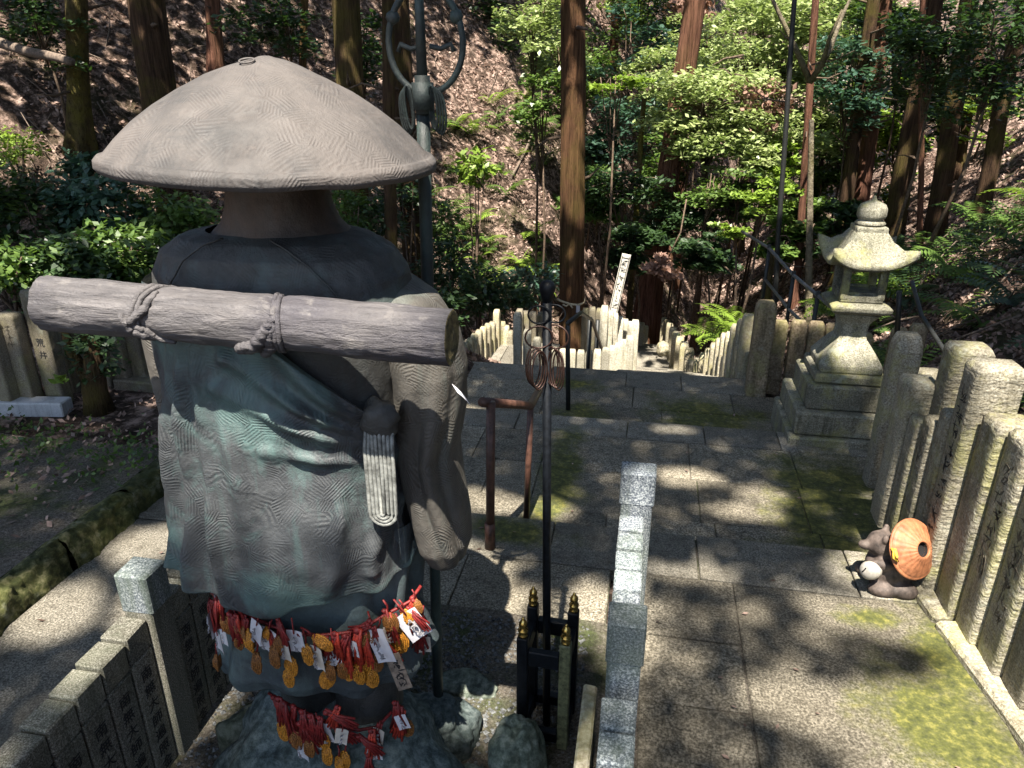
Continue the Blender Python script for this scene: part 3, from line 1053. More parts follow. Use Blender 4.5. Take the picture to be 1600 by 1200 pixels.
mb = MB()
mb.grid(logpt, 64, 240, True)
log = mb.build('log', M['log'], st, True)
for v, nm in ((0.0, 'log_end'), (1.0, 'log_end')):
    mb = MB()
    c = LA.lerp(LB, v)
    sgn = 1 if v else -1
    ring = [logpt(k / 64, v) for k in range(64)]
    vs = [c + Vector((0.004 * sgn, 0, 0))]
    fs = []
    for q in (0.25, 0.5, 0.55, 0.8, 0.86, 1.0):
        o_ = len(vs)
        dx = {0.25: 0.003, 0.5: -0.001, 0.55: 0.003, 0.8: -0.002, 0.86: 0.003, 1.0: 0.0}[q] * sgn
        vs += [c.lerp(p, q) + Vector((dx, 0, 0)) for p in ring]
        for k in range(64):
            if o_ == 1:
                fs.append((0, o_ + k, o_ + (k + 1) % 64))
            else:
                fs.append((o_ - 64 + k, o_ + k, o_ + (k + 1) % 64, o_ - 64 + (k + 1) % 64))
    mb.add(vs, fs)
    mb.build(nm, M['log_end'], log, True)
TIE1 = [([(0.02, 1.9), (0.0, 2.8), (-0.03, 3.3), (-0.055, 3.0)], 0.010), ([(-0.05, 2.95), (-0.035, 3.5), (0.0, 3.9), (0.05, 4.3)], 0.012), ([(-0.03, 3.2), (0.0, 3.7), (0.03, 4.6)], 0.009)]
TIE2 = [([(0.015, 2.6), (0.0, 3.1), (-0.03, 3.7), (-0.085, 4.3)], 0.014), ([(0.02, 2.9), (0.0, 3.4), (-0.01, 4.0), (-0.05, 4.6)], 0.012), ([(-0.03, 3.6), (-0.07, 3.9), (-0.10, 4.4)], 0.012), ([(0.01, 1.8), (0.015, 2.6), (0.005, 3.2)], 0.008)]
for v, tw in ((0.295, 0.05), (0.60, -0.05)):
    mb = MB()
    for off in (-0.005, 0.006):
        pts = []
        for k in range(40):
            a = 2 * math.pi * k / 40
            vv = v + off + tw * 0.4 * math.cos(a)
            c = LA.lerp(LB, vv)
            p = logpt(k / 40, vv)
            pts.append(c + (p - c) * 1.04)
        mb.tube(pts, 0.0055, 6, closed=True)
    # twisted cloth pulled tight against the log
    for path, rr0 in (TIE1 if v < 0.4 else TIE2):
        pts, rs = [], []
        for i in range(24):
            t = i / 23 * (len(path) - 1)
            j = min(int(t), len(path) - 2)
            f_ = t - j
            dv = path[j][0] * (1 - f_) + path[j + 1][0] * f_
            an = path[j][1] * (1 - f_) + path[j + 1][1] * f_
            c = LA.lerp(LB, v + dv)
            q = logpt(an / (2 * math.pi), v + dv)
            pts.append(c + (q - c) * 1.03)
            rs.append(rr0 * (0.25 + math.sin(math.pi * (0.08 + 0.86 * i / 23))) * (0.85 + 0.3 * abs(math.sin(i * 1.1 + v * 9))))
        mb.tube(pts, rs, 10, squash=0.75)
    mb.build('rope_tie', M['log'], log, True)

# ringed staff in front of the statue
sb, stp = Vector((-0.575, 1.77, 0.08)), at(657, 20, Y=1.80)
sd_ = stp - sb
sf = thing('ringed_staff', 'tall green bronze ringed staff with a large hoop head beside the hat', 'staff', sb)
mb = MB()
mb.tube([sd_ * t for t in (0, 0.25, 0.5, 0.75, 0.9)], 0.0165, 12)
mb.build('pole', M['staff_green'], sf, True)
nk = at(661, 150, Y=1.79) - sb
mb = MB()
mb.tube([nk + Vector((0, 0, z)) for z in (-0.04, -0.03, -0.03, 0.03, 0.03, 0.045)], [0.017, 0.017, 0.024, 0.026, 0.018, 0.018], 14)
mb.tube([nk + Vector((0, 0, 0.03)), nk + Vector((0.0, 0, 0.32))], [0.013, 0.009], 10)
mb.build('neck', M['staff_green'], sf, True)
hc = at(665, 72, Y=1.79) - sb
mb = MB()
pts = []
for k in range(49):
    a = 2 * math.pi * k / 48
    pts.append(hc + Vector((math.sin(a) * 0.088 * (1 + 0.06 * math.cos(a)), 0, -math.cos(a) * 0.112 + 0.012)))
mb.tube(pts[:-1], 0.0075, 8, closed=True)
for sg in (-1, 1):
    mb.tube([hc + Vector((sg * 0.01, 0, 0.0)), hc + Vector((sg * 0.035, 0, -0.006)), hc + Vector((sg * 0.06, 0, 0.004)), hc + Vector((sg * 0.066, 0, -0.012))], 0.006, 8)
    mb.blob(hc + Vector((sg * 0.075, 0, 0.06)), (0.016, 0.012, 0.016), 2, 0.2, 2, sg)
mb.build('hoop', M['staff_green'], sf, True)
for sg, cx in ((-1, 640), (1, 677)):
    for k in range(4):
        c = at(cx, 168, Y=1.785) - sb
        mb = MB()
        mb.tube([c + Vector((sg * 0.004 * k + 0.012 * math.sin(a) * (0.8 + 0.3 * k * 0.5), -0.002 - 0.012 * math.cos(a) + 0.004 * k, 0.049 * math.cos(a) - 0.004 * k)) for a in np.linspace(0, 2 * math.pi, 25)[:-1]], 0.0032, 6, closed=True)
        mb.build('ring', M['staff_green'], sf, True)

# second ringed staff, upright in a stand
PX, PY = -0.222, 1.83
s2 = thing('iron_staff', 'thin black iron ringed staff standing upright in a small post stand', 'staff', (PX, PY, 0))
top = at(855, 455, Y=PY - 0.0) - Vector((PX, PY, 0))
mb = MB()
mb.tube([Vector((0, 0, 0.02)), top * 0.5, top], 0.0125, 10)
mb.build('pole', M['iron'], s2, True)
mb = MB()
mb.lathe([(0.004, -0.03), (0.013, -0.028), (0.016, -0.01), (0.021, 0.004), (0.021, 0.016), (0.014, 0.026), (0.003, 0.03)], 16, top)
mb.build('knob', M['iron'], s2, True)


def ring2(px_, py_, rw, rh, off, tilt, mat=M['copper'], rr=0.0026):
    c = at(px_, py_, Y=PY - 0.015) - Vector((PX, PY, 0))
    mb = MB()
    mb.tube([c + Vector((math.sin(a) * rw * math.cos(tilt), off + math.sin(a) * rw * math.sin(tilt), math.cos(a) * rh)) for a in np.linspace(0, 2 * math.pi, 33)[:-1]], rr, 6, closed=True)
    mb.build('ring', mat, s2, True)


ring2(842, 492, 0.028, 0.024, 0.0, 0.1, M['iron'])
ring2(866, 492, 0.028, 0.024, 0.01, -0.1, M['iron'])
ring2(842, 527, 0.036, 0.03, 0.0, 0.2)
ring2(867, 528, 0.036, 0.032, 0.01, -0.2)
for k in range(4):
    ring2(833 + 4 * k, 572 + k, 0.020 + 0.002 * k, 0.054, -0.007 * k, 0.5 + 0.12 * k, rr=0.0022)
    ring2(862 + 4 * k, 572 + k, 0.020 + 0.002 * k, 0.054, -0.007 * k, -0.5 - 0.12 * k, rr=0.0022)
sd = thing('staff_stand', 'dark square metal stand with four posts and brass finials around the thin staff', 'stand', (PX, PY, 0), rz=-0.05)
hw, hd_ = 0.066, 0.075
for i, (ax, ay) in enumerate(((-1, -1), (1, -1), (-1, 1), (1, 1))):
    MB().cbox((ax * hw, ay * hd_, 0.215), (0.034, 0.034, 0.45), 0.003).build('post', M['iron'] if i != 1 else M['olive'], sd)
    mb = MB()
    mb.lathe([(0.014, 0.0), (0.015, 0.008), (0.010, 0.012), (0.015, 0.018), (0.016, 0.026), (0.009, 0.031), (0.013, 0.040), (0.013, 0.050), (0.007, 0.060), (0.004, 0.064), (0.005, 0.068), (0.0, 0.072)], 16, (ax * hw, ay * hd_, 0.44))
    mb.build('finial', M['gold'], sd, True)
for z, hgt in ((0.365, 0.055), (0.06, 0.04)):
    for ay in (-1, 1):
        MB().cbox((0, ay * hd_, z), (2 * hw - 0.036, 0.026, hgt), 0.003).build('crossbar', M['iron'], sd)
    for ax in (-1, 1):
        MB().cbox((ax * hw, 0, z), (0.026, 2 * hd_ - 0.036, hgt), 0.003).build('crossbar', M['iron'], sd)

# ------------------------------------------------------------------ cords with charms around the statue's skirt


def chy(px_, low=False):
    cxx, rx, ry, cy = (-0.01, 0.335, 0.215, 0.0) if not low else (0.03, 0.235, 0.17, -0.02)
    Yg = SY - ry
    for _ in range(12):
        xl = at(px_, 980 if not low else 1110, Y=Yg).x - SX - cxx
        Yg = 0.5 * Yg + 0.5 * (SY + cy - ry * math.sqrt(max(0.03, 1 - (xl / rx) ** 2)))
    return Yg


def cord(name, pts, label, low):
    mb = MB()
    P_ = [at(x, y, Y=chy(x, low)) for x, y in pts]
    mb.tube(P_, 0.0045, 6)
    return tag(mb.build('charm_garland', M['red'], None, True), label, 'garland')


cord('red_cord', [(330, 925), (345, 938), (370, 952), (400, 968), (430, 980), (465, 990), (500, 993), (540, 989), (570, 980), (600, 962), (640, 940), (658, 915)], 'upper red cord slung around the statue hung with charms', False)
cord('red_cord', [(420, 1083), (450, 1100), (490, 1120), (530, 1136), (560, 1141), (590, 1136), (612, 1112)], 'lower red cord around the statue legs hung with charms', True)


def sandal_mesh():
    # flat oval coil of plaited straw
    mb = MB()
    for k in range(5):
        w, h = 0.0145 - 0.0031 * k, 0.0235 - 0.0034 * k
        mb.tube([(math.sin(a) * w, -0.0022 * k + 0.0011 * math.sin(9 * a + k), math.cos(a) * h - 0.028) for a in np.linspace(0, 2 * math.pi, 23)[:-1]], [0.0019 + 0.0005 * (i % 2) for i in range(22)], 5, closed=True)
    mb.tube([(0, 0.004, -0.046), (0.0005, 0.005, -0.03), (0, 0.004, -0.01)], 0.009, 6, squash=0.15)
    return mb


def proto_sandal(mat):
    t = thing('sandal_charm', 'x', 'charm', (0, 0, -50))
    sandal_mesh().build('straw_sandal', mat, t, True)
    MB().tube([(0, 0, -0.004), (0.003, 0.001, 0.012), (-0.002, 0.002, 0.026)], 0.0022, 5).build('loop', M['red'], t, True)
    return t


def proto_card(mat, w, h):
    t = thing('paper_tag', 'x', 'paper tag', (0, 0, -50))

    def f(u, v):
        return Vector(((u - 0.5) * w, 0.004 * math.sin(u * 2.5) - 0.002 * math.cos(v * 3), -v * h))
    mb = MB()
    mb.grid(f, 5, 6)
    mb.grid(lambda u, v: f(1 - u, v) + Vector((0, 0.0007, 0)), 5, 6)
    mb.build('card', mat, t, True)
    brush_marks(3, w * 0.4, h * 0.22, random.Random(int(w * 9999)), (0.001, -0.0052, -h * 0.3), FACE_NY, t, M['pencil'])
    MB().tube([(0, -0.001, -0.006), (0.001, -0.002, 0.01), (-0.002, 0.003, 0.028)], 0.0016, 5).build('loop', M['red'], t, True)
    return t


def proto_tassel(mat):
    t = thing('red_tassel', 'x', 'tassel', (0, 0, -50))
    mb = MB()
    for k in range(7):
        a = (k - 3) * 0.10
        mb.tube([(0.001 * k, -0.002, 0.006), (math.sin(a) * 0.02, -0.004 + 0.002 * (k % 3), -0.022), (math.sin(a) * 0.045 + rnd.uniform(-.004, .004), -0.002 - 0.003 * (k % 2), -0.055 - 0.006 * (k % 3))], [0.0028, 0.0034, 0.0024], 5)
    mb.build('strands', mat, t, True)
    mb = MB()
    mb.blob((0, -0.003, 0.002), (0.007, 0.006, 0.007), 1, 0.1)
    mb.build('knot', M['red'], t, True)
    return t


ps, pd = proto_sandal(M['orange']), proto_sandal(M['orange_dark'])
pc, po, pk = proto_card(M['card'], 0.036, 0.054), proto_card(M['card_old'], 0.030, 0.050), proto_card(M['card_pink'], 0.03, 0.035)
pt, pr = proto_tassel(M['red']), proto_tassel(M['red_bright'])
protos = {'s': ps, 'd': pd, 'c': pc, 'o': po, 'k': pk, 't': pt, 'r': pr}
LBL = {'s': 'bright orange woven straw sandal charm hanging from the %s red cord', 'd': 'dark brownish straw sandal charm hanging from the %s red cord',
       'c': 'white paper tag hanging among sandals on the %s red cord', 'o': 'faded beige paper tag hanging on the %s red cord',
       'k': 'small pink paper tag at the left end of the %s red cord', 't': 'dark red string bundle tied to the %s red cord', 'r': 'bright red and orange string bundle tied to the %s red cord'}
GRP = {'s': 'orange sandal charms on the %s cord', 'd': 'brownish sandal charms on the %s cord', 'c': 'white tags on the %s cord', 'o': 'beige tags on the %s cord', 'k': 'pink tags on the %s cord',
       't': 'dark red bundles on the %s cord', 'r': 'bright red bundles on the %s cord'}
ORD = ['first', 'second', 'third', 'fourth', 'fifth', 'sixth', 'seventh', 'eighth', 'ninth', 'tenth', 'eleventh', 'twelfth', 'thirteenth', 'fourteenth', 'fifteenth', 'sixteenth', 'seventeenth', 'eighteenth', 'nineteenth', 'twentieth']


def nth(i, n, what):
    if n == 1:
        return 'only one of its kind, ' + what
    if i == 0:
        return 'leftmost of the ' + what
    if i >= len(ORD):
        return ORD[n - 1 - i] + ' from the right of the ' + what
    if i == n - 1:
        return 'rightmost of the ' + what
    return ORD[i] + ' from the left of the ' + what


WHAT = {'s': 'bright orange straw sandal charms', 'd': 'brownish straw sandal charms', 'c': 'white paper tags', 'o': 'faded beige paper tags', 'k': 'pink paper tag', 't': 'dark red string bundles', 'r': 'bright red string bundles'}
UP = [('c', 327, 955, .3, 1.15), ('c', 340, 990, 0, 1), ('c', 348, 985, .15, .7), ('c', 402, 974, -.3, 1.1), ('c', 420, 984, -.35, 1.15), ('c', 459, 986, .08, 1.1), ('o', 442, 1004, .05, 1), ('o', 493, 1012, 0, 1.25),
      ('c', 504, 1013, .05, 1.1), ('c', 518, 1004, -.05, 1.2), ('c', 584, 984, .45, 1.5), ('c', 632, 958, .5, 1.45), ('o', 662, 996, 0, 1), ('c', 549, 1002, .05, .8), ('o', 609, 980, -.1, 1), ('k', 338, 924, -.5, 1), ('o', 432, 1003, -.2, .9),
      ('s', 386, 978, .2, 1.25), ('d', 401, 1016, 0, 1.2), ('d', 426, 1006, .2, 1.15), ('s', 452, 1022, .1, 1.1), ('s', 450, 1044, 0, 1.0), ('s', 519, 1044, -.4, 1.15), ('d', 531, 1030, 0, 1.1), ('s', 542, 1030, .1, 1.05), ('s', 556, 1030, .1, 1.3), ('s', 572, 1018, -.2, 1.3),
      ('s', 577, 1042, .1, 1.1), ('s', 622, 980, .05, 1.35), ('d', 605, 955, .2, 1.1), ('s', 486, 992, 1.1, 1.1), ('d', 347, 955, .2, 1.2), ('d', 338, 1020, 0, 1), ('d', 375, 985, -.2, 1.1), ('d', 586, 1018, 0, 1.1), ('d', 512, 1030, .2, 1),
      ('t', 371, 930, .1, 1.0), ('t', 340, 935, .3, 1.1), ('t', 350, 925, -.1, 1.2), ('t', 361, 960, .1, 1.2), ('t', 382, 962, -.1, 1.0), ('t', 436, 968, .6, .9), ('t', 440, 975, 0, .8), ('r', 524, 990, 0, 1.1), ('r', 541, 996, .05, 1.4), ('r', 560, 985, -.1, 1.5), ('t', 578, 970, -.6, 1.1),
      ('t', 575, 976, -.9, 1.0), ('t', 645, 935, .2, 1.1), ('t', 655, 950, -.1, 1.3), ('r', 599, 1000, .5, 1), ('t', 640, 950, .9, 1.0), ('t', 602, 955, .3, 1), ('t', 468, 990, -.8, .9), ('t', 655, 975, 0, 1.2), ('t', 510, 996, 0, .8), ('r', 570, 990, .2, 1.2), ('t', 330, 945, .2, 1)]
LO = [('s', 438, 1126, .2, 1.1), ('s', 448, 1124, -.1, 1.15), ('d', 458, 1138, .2, 1.1), ('d', 482, 1150, 0, 1.2), ('s', 510, 1160, .1, 1.2), ('s', 504, 1142, 0, 1.1), ('s', 539, 1172, 0, 1.0), ('s', 529, 1180, .1, 1.0), ('c', 467, 1150, .2, 1.2), ('c', 499, 1132, .1, 1.25), ('c', 582, 1160, 0, 1.1), ('o', 535, 1140, -.2, 1),
      ('c', 494, 1150, -.2, .9), ('o', 592, 1140, -.2, 1), ('t', 437, 1092, .1, 1.3), ('t', 447, 1100, 0, 1.3), ('t', 460, 1104, -.2, 1.3), ('t', 473, 1112, .1, 1.2), ('t', 486, 1118, .2, 1.2), ('t', 500, 1122, 0, 1), ('t', 520, 1130, .8, 1.2), ('t', 512, 1112, 1.2, 1.2), ('t', 562, 1150, .9, 1.1), ('r', 580, 1142, 0, 1.2), ('t', 592, 1132, -.3, 1.1),
      ('t', 450, 1120, .3, 1.3), ('t', 470, 1130, .4, 1.3), ('t', 575, 1180, 0, 1.0), ('t', 618, 1098, .1, 1.2), ('t', 624, 1105, -.1, 1.4), ('r', 628, 1112, -.2, 1.2), ('c', 624, 1118, .3, .8), ('t', 428, 1090, .6, .9), ('d', 632, 1120, .1, 1.2), ('r', 527, 1105, -.3, 1.1)]
re_ = random.Random(31)
CU = [(330, 925), (345, 938), (370, 952), (400, 968), (430, 980), (465, 990), (500, 993), (540, 989), (570, 980), (600, 962), (640, 940), (658, 915)]
for k in range(26):
    q = re_.random() * 10.99
    a_, b_ = CU[int(q)], CU[int(q) + 1]
    f_ = q - int(q)
    UP.append((re_.choice('tttrdds'), round(a_[0] + (b_[0] - a_[0]) * f_, 1), round(a_[1] + (b_[1] - a_[1]) * f_ + re_.uniform(2, 16), 1), re_.uniform(-.5, .5), re_.uniform(.75, 1.1)))
for lst, low, nm in ((UP, False, 'upper'), (LO, True, 'lower')):
    for k, (ty, x, y, rot, s_) in enumerate(lst):
        p = at(x, y, Y=chy(x, low) - 0.012 - 0.004 * (k % 4) - (0.006 if ty in 'cok' else 0))
        c = copy_thing(protos[ty], p, 0, s_ * 1.12, LBL[ty] % nm)
        c.rotation_euler = (rnd.uniform(-0.15, 0.05), -rot, -0.3 + rnd.uniform(-0.4, 0.4) + (x - 500) / 300)
        c['group'] = GRP[ty] % nm
        same = sorted(q[1] + q[2] * 1e-3 for q in lst if q[0] == ty)
        c['label'] = nth(same.index(x + y * 1e-3), len(same), WHAT[ty] + ' on the %s red cord' % nm)
for r in protos.values():
    for ch in list(r.children):
        bpy.data.objects.remove(ch)
    bpy.data.objects.remove(r)
tb = thing('wooden_tablet', 'brown wooden prayer tablet hanging crooked at the right of the charms', 'tablet', at(612, 1022, Y=1.375))
MB().cbox((0, 0, -0.055), (0.038, 0.004, 0.11), 0.001).build('board', M['tablet'], tb)
brush_marks(4, 0.03, 0.024, random.Random(3), (0, -0.0025, -0.02), FACE_NY, tb, M['ink'])
MB().tube([(0, 0, -0.004), (-0.01, 0.0, 0.02), (-0.022, 0.004, 0.04)], 0.0022, 5).build('loop', M['red_bright'], tb, True)
tb.rotation_euler = (-0.1, -0.28, 0.25)
sc_ = thing('paper_slip', 'folded white paper slip tucked at the right sleeve of the statue', 'paper slip', at(710, 600, Y=1.46))
mb = MB()
mb.grid(lambda u, v: Vector((0.03 * (u - 0.2) + 0.012 * v, 0.004 * math.sin(u * 3), -0.02 * v - 0.03 * u)), 4, 4)
mb.grid(lambda u, v: Vector((0.03 * (0.8 - u) + 0.012 * v, 0.004 * math.sin(3 - u * 3) + 0.001, -0.02 * v - 0.03 * (1 - u))), 4, 4)
mb.build('paper', M['card'], sc_)

# ------------------------------------------------------------------ boulders and gravel of the statue's plot


def boulder(c, r, seed, label, mat=None, amp=0.28):
    mb = MB()
    mb.blob((0, 0, 0), r, 5, amp, 1.3, seed, fine=0.035)
    o = mb.build('boulder', mat or M['rock'], None, True, c)
    return tag(o, label, 'rock')


boulder((-0.80, 1.50, 0.05), (0.37, 0.28, 0.31), 3, 'broad blue-green rock pedestal under the statue', M['rock_blue'], 0.22)
boulder((-1.10, 1.56, 0.05), (0.13, 0.10, 0.13), 5, 'rounded boulder beside the inscribed wall left of the statue')
boulder((-1.03, 1.28, 0.0), (0.12, 0.10, 0.10), 8, 'low boulder at the front left corner of the statue plot')
boulder((-0.285, 1.63, 0.07), (0.085, 0.09, 0.17), 12, 'tall greenish boulder in front of the staff stand')
boulder((-0.40, 1.50, 0.02), (0.11, 0.08, 0.10), 15, 'sunlit boulder right of the statue pedestal')
boulder((-0.52, 1.95, 0.0), (0.13, 0.07, 0.055), 18, 'flat greenish rock behind the foot of the ringed staff')
boulder((-0.60, 1.72, 0.05), (0.16, 0.12, 0.10), 22, 'smooth green rock at the foot of the ringed staff', M['rock_blue'])
n = 5200
gxs, gys = nrg.uniform(-1.34, -0.12, n), nrg.uniform(0.9, 2.32, n)
gq = []
for a, b in zip(gxs, gys):
    s_ = rnd.uniform(0.005, 0.011)
    gq.append((a, b, s_))
mb = MB()
for a, b, s_ in gq:
    z = 0.02
    q = [Vector((rnd.uniform(0.6, 1.3) * s_ * x, rnd.uniform(0.6, 1.3) * s_ * y, rnd.uniform(0.6, 1.1) * s_ * w)) for x, y, w in ((1, 0, 0), (0, 1, 0), (-1, 0, 0), (0, -1, 0), (0, 0, 1))]
    mb.add([Vector((a, b, z)) + k for k in q], [(0, 1, 4), (1, 2, 4), (2, 3, 4), (3, 0, 4)])
stuff(mb.build('gravel', M['gravel']))
mb = MB()
mb.grid(lambda u, v: Vector((-1.37 + 1.33 * u, 0.5 + 1.86 * v, 0.018 + 0.012 * nz3(u * 6, v * 6, 0))), 30, 30)
struct(mb.build('plot_soil', M['bed'], None, True))

# ------------------------------------------------------------------ handrails
hr = thing('brown_handrail', 'brown painted pipe handrail in the middle of the stone stair', 'handrail', (-0.62, 2.8, 0))
b0 = Vector((-0.62, 2.8, 0))
p1, p2 = Vector((-0.622, 2.8, 0.0)), Vector((-0.535, 3.30, -0.15))
q1 = at(767, 628, Y=2.80)
q2 = at(829, 634, Y=3.28)
q3 = at(857, 584, Y=4.5)
MB().tube([p1 - b0, q1 - b0], 0.020, 12).tube([p1 - b0 + Vector((0, 0, 0.14)), p1 - b0 + Vector((0, 0, 0.0))], 0.025, 12).build('post', M['rail_brown'], hr, True)
MB().tube([p2 - b0, q2 - b0], 0.016, 12).build('post', M['rail_brown'], hr, True)
MB().tube([q1 - b0 + Vector((-0.03, -0.03, 0.01)), q2 - b0, q3 - b0], 0.021, 12).build('rail', M['rail_brown'], hr, True)
bk = thing('black_handrail', 'black metal handrail going down the lower stair past the white fence', 'handrail', (-0.51, 5.09, -0.3))
b0 = Vector((-0.51, 5.09, -0.3))
a1 = at(887, 505, Y=5.09)
MB().tube([(0, 0, 0), a1 - b0 - Vector((0, 0, 0.02)), a1 - b0 + Vector((0, 0.02, 0.0))], 0.018, 10).build('post', M['rail_black'], bk, True)
for x, y0, Yp in ((922, 496, 7.2), (934, 500, 8.0)):
    a = at(x, y0, Y=Yp)
    MB().tube([Vector((a.x, a.y, stairz(Yp) - 0.2)) - b0, a - b0], 0.024, 8).build('post', M['rail_black'], bk, True)
MB().tube([a1 - b0, at(908, 480, Y=6.3) - b0 + Vector((0, 0, -0.05)), at(925, 500, Y=7.2) - b0, at(945, 560, Y=9.0) - b0], 0.018, 8).build('rail', M['rail_black'], bk, True)

# ------------------------------------------------------------------ stone lantern
LX, LY = 1.31, 4.80
GL = -0.30
ln = thing('stone_lantern', 'tall weathered stone lantern with upswept square roof beside the stair', 'lantern', (LX, LY, GL))


def tier(w, z0, z1, nm='base_step', m=M['lantern'], top=None, d=None):
    MB().cbox((0, 0, (z0 + z1) / 2 - GL), (w, d or w, z1 - z0), 0.012, top=top, jit=0.003).build(nm, m, ln)


tier(0.68, GL, -0.09, 'foundation_step')
tier(0.62, -0.088, 0.07)
tier(0.50, 0.072, 0.235)
tier(0.43, 0.237, 0.30)


def sqloft(prof, nm, m, seg=10, tilt=None, sm=True):
    """square-section lathe: prof = [(half width, z, corner lift)]"""
    mb = MB()
    K = 4 * seg

    def f(u, v):
        hw_, z, cl = prof_at(v, prof)
        t = (u * 4) % 4
        s_, w = int(t) % 4, (t % 1) * 2 - 1
        xy = [(w, -1), (1, w), (-w, 1), (-1, -w)][s_]
        lift = cl * abs(w) ** 3.2
        out = 1 + (0.10 * abs(w) ** 4 if cl > 0.01 else 0)
        n_ = 0.004 * nz3(xy[0] * 3, xy[1] * 3, z * 9)
        return Vector((xy[0] * hw_ * out + n_, xy[1] * hw_ * out + n_, z + lift - GL))
    mb.grid(f, K, len(prof) * 3, True)
    b = len(mb.v) - K
    mb.f.append(tuple(range(K))[::-1])
    mb.f.append(tuple(b + i for i in range(K)))
    o = mb.build(nm, m, ln, sm)
    return o


sqloft([(0.180, 0.30, 0), (0.184, 0.345, 0), (0.176, 0.36, 0), (0.140, 0.42, 0), (0.104, 0.475, 0), (0.082, 0.505, 0), (0.078, 0.56, 0), (0.086, 0.61, 0), (0.118, 0.655, 0), (0.125, 0.665, 0)], 'shaft', M['lantern'])
sqloft([(0.12, 0.667, 0), (0.165, 0.69, 0), (0.172, 0.70, 0), (0.175, 0.725, 0), (0.16, 0.735, 0), (0.14, 0.745, 0)], 'platform', M['lantern'])
fb = MB()
for ax in (-1, 1):
    for ay in (-1, 1):
        fb.cbox((ax * 0.105, ay * 0.105, 0.868 - GL), (0.045, 0.045, 0.205), 0.005)
fb.cbox((0, 0, 0.772 - GL), (0.25, 0.25, 0.05), 0.006)
fb.cbox((0, 0, 0.955 - GL), (0.25, 0.25, 0.035), 0.006)
for ax in (-1, 1):
    fb.cbox((ax * 0.102, 0, 0.80 - GL), (0.03, 0.165, 0.02), 0.002)
    fb.cbox((0, ax * 0.102, 0.80 - GL), (0.165, 0.03, 0.02), 0.002)
fb.build('fire_box', M['lantern'], ln)
sqloft([(0.11, 0.975, 0), (0.195, 0.962, 0.060), (0.214, 0.968, 0.085), (0.217, 0.995, 0.105), (0.190, 1.012, 0.085), (0.155, 1.05, 0.035), (0.128, 1.10, 0.01), (0.102, 1.15, 0), (0.092, 1.165, 0), (0.088, 1.168, 0), (0.087, 1.20, 0), (0.04, 1.203, 0)], 'roof', M['lantern'], 14)
mb = MB()
mb.lathe([(0.06, 1.20), (0.082, 1.205), (0.088, 1.215), (0.075, 1.228), (0.066, 1.236), (0.078, 1.245), (0.084, 1.26), (0.083, 1.30), (0.07, 1.325), (0.04, 1.34), (0.018, 1.347), (0.012, 1.36), (0.006, 1.375)], 28, (0, 0, -GL))
mb.build('finial', M['lantern'], ln, True)

# ------------------------------------------------------------------ right stone fence (tamagaki) along the stair
rf = thing('stone_post_fence', 'weathered lichen-covered stone post fence along the right of the stair', 'fence', (0, 0, 0))
for (ya, yb) in ((1.2, 1.95), (1.955, 2.62), (2.625, 3.1)):
    kbm = MB()
    rot = Matrix.Translation((1.18 + (3.3 - (ya + yb) / 2) * 0.15, (ya + yb) / 2, 0)) @ Matrix.Rotation(0.149, 4, 'Z')
    kbm.cbox((0.03, 0, -0.03), (0.19, (yb - ya) * 1.005, 0.14), 0.012, mat=rot, jit=0.005)
    kbm.build('kerb', M['tamagaki'], rf)


def stone_post(root, x, y, h, w, d, z0=0.0, mat=None, rr=rnd, text=0, top='round', face=FACE_NX, ink=False):
    """upright slab with slightly pointed head; text = number of worn characters on the stair side"""
    def f(u, v):
        t = u * 4 % 4
        s_, q = int(t), (t % 1) * 2 - 1
        xy = [(q, -1), (1, q), (-q, 1), (-1, -q)][s_]
        rx, ry = w / 2, d / 2
        k = 1.0
        zt = v * h
        if top == 'flat':
            if v > 0.975:
                k = 1 - 0.16 * ((v - 0.975) / 0.025)
        elif v > 0.93:
            k = 1 - 0.28 * ((v - 0.93) / 0.07) ** 1.5
        # rounded corners
        cor = 1 - (0.03 if top == 'flat' else 0.06) * abs(q) ** 8
        n_ = 0.0025 * nz3(xy[0] * 2 + x * 9, xy[1] * 2 + y * 7, zt * 9) + 0.0015 * nz3(xy[0] * 6 + x * 9, xy[1] * 6, zt * 40)
        return Vector((xy[0] * rx * k * cor + n_, xy[1] * ry * k * cor + n_, zt))
    mb = MB()
    nu_ = 24
    mb.grid(f, nu_, 40 if top == 'flat' else 22, True)
    b = len(mb.v) - nu_
    mb.f.append(tuple(b + i for i in range(nu_)))
    o = mb.build('post', mat or M['tamagaki'], root, True, (x, y, z0))
    mod = None
    if text:
        dpt = (w / 2 if face in (FACE_NX, FACE_PX) else d / 2)
        off = {'nx': (-dpt - 0.0005, 0, 0), 'ny': (0, -dpt - 0.0005, 0)}['nx' if face is FACE_NX else 'ny']
        brush_marks(text, (d if face is FACE_NX else w) * 0.62, h * 0.075, rr, (off[0], off[1], h * 0.86), face, o, M['ink'] if ink else M['engrave'])
    return o


r2 = random.Random(4)
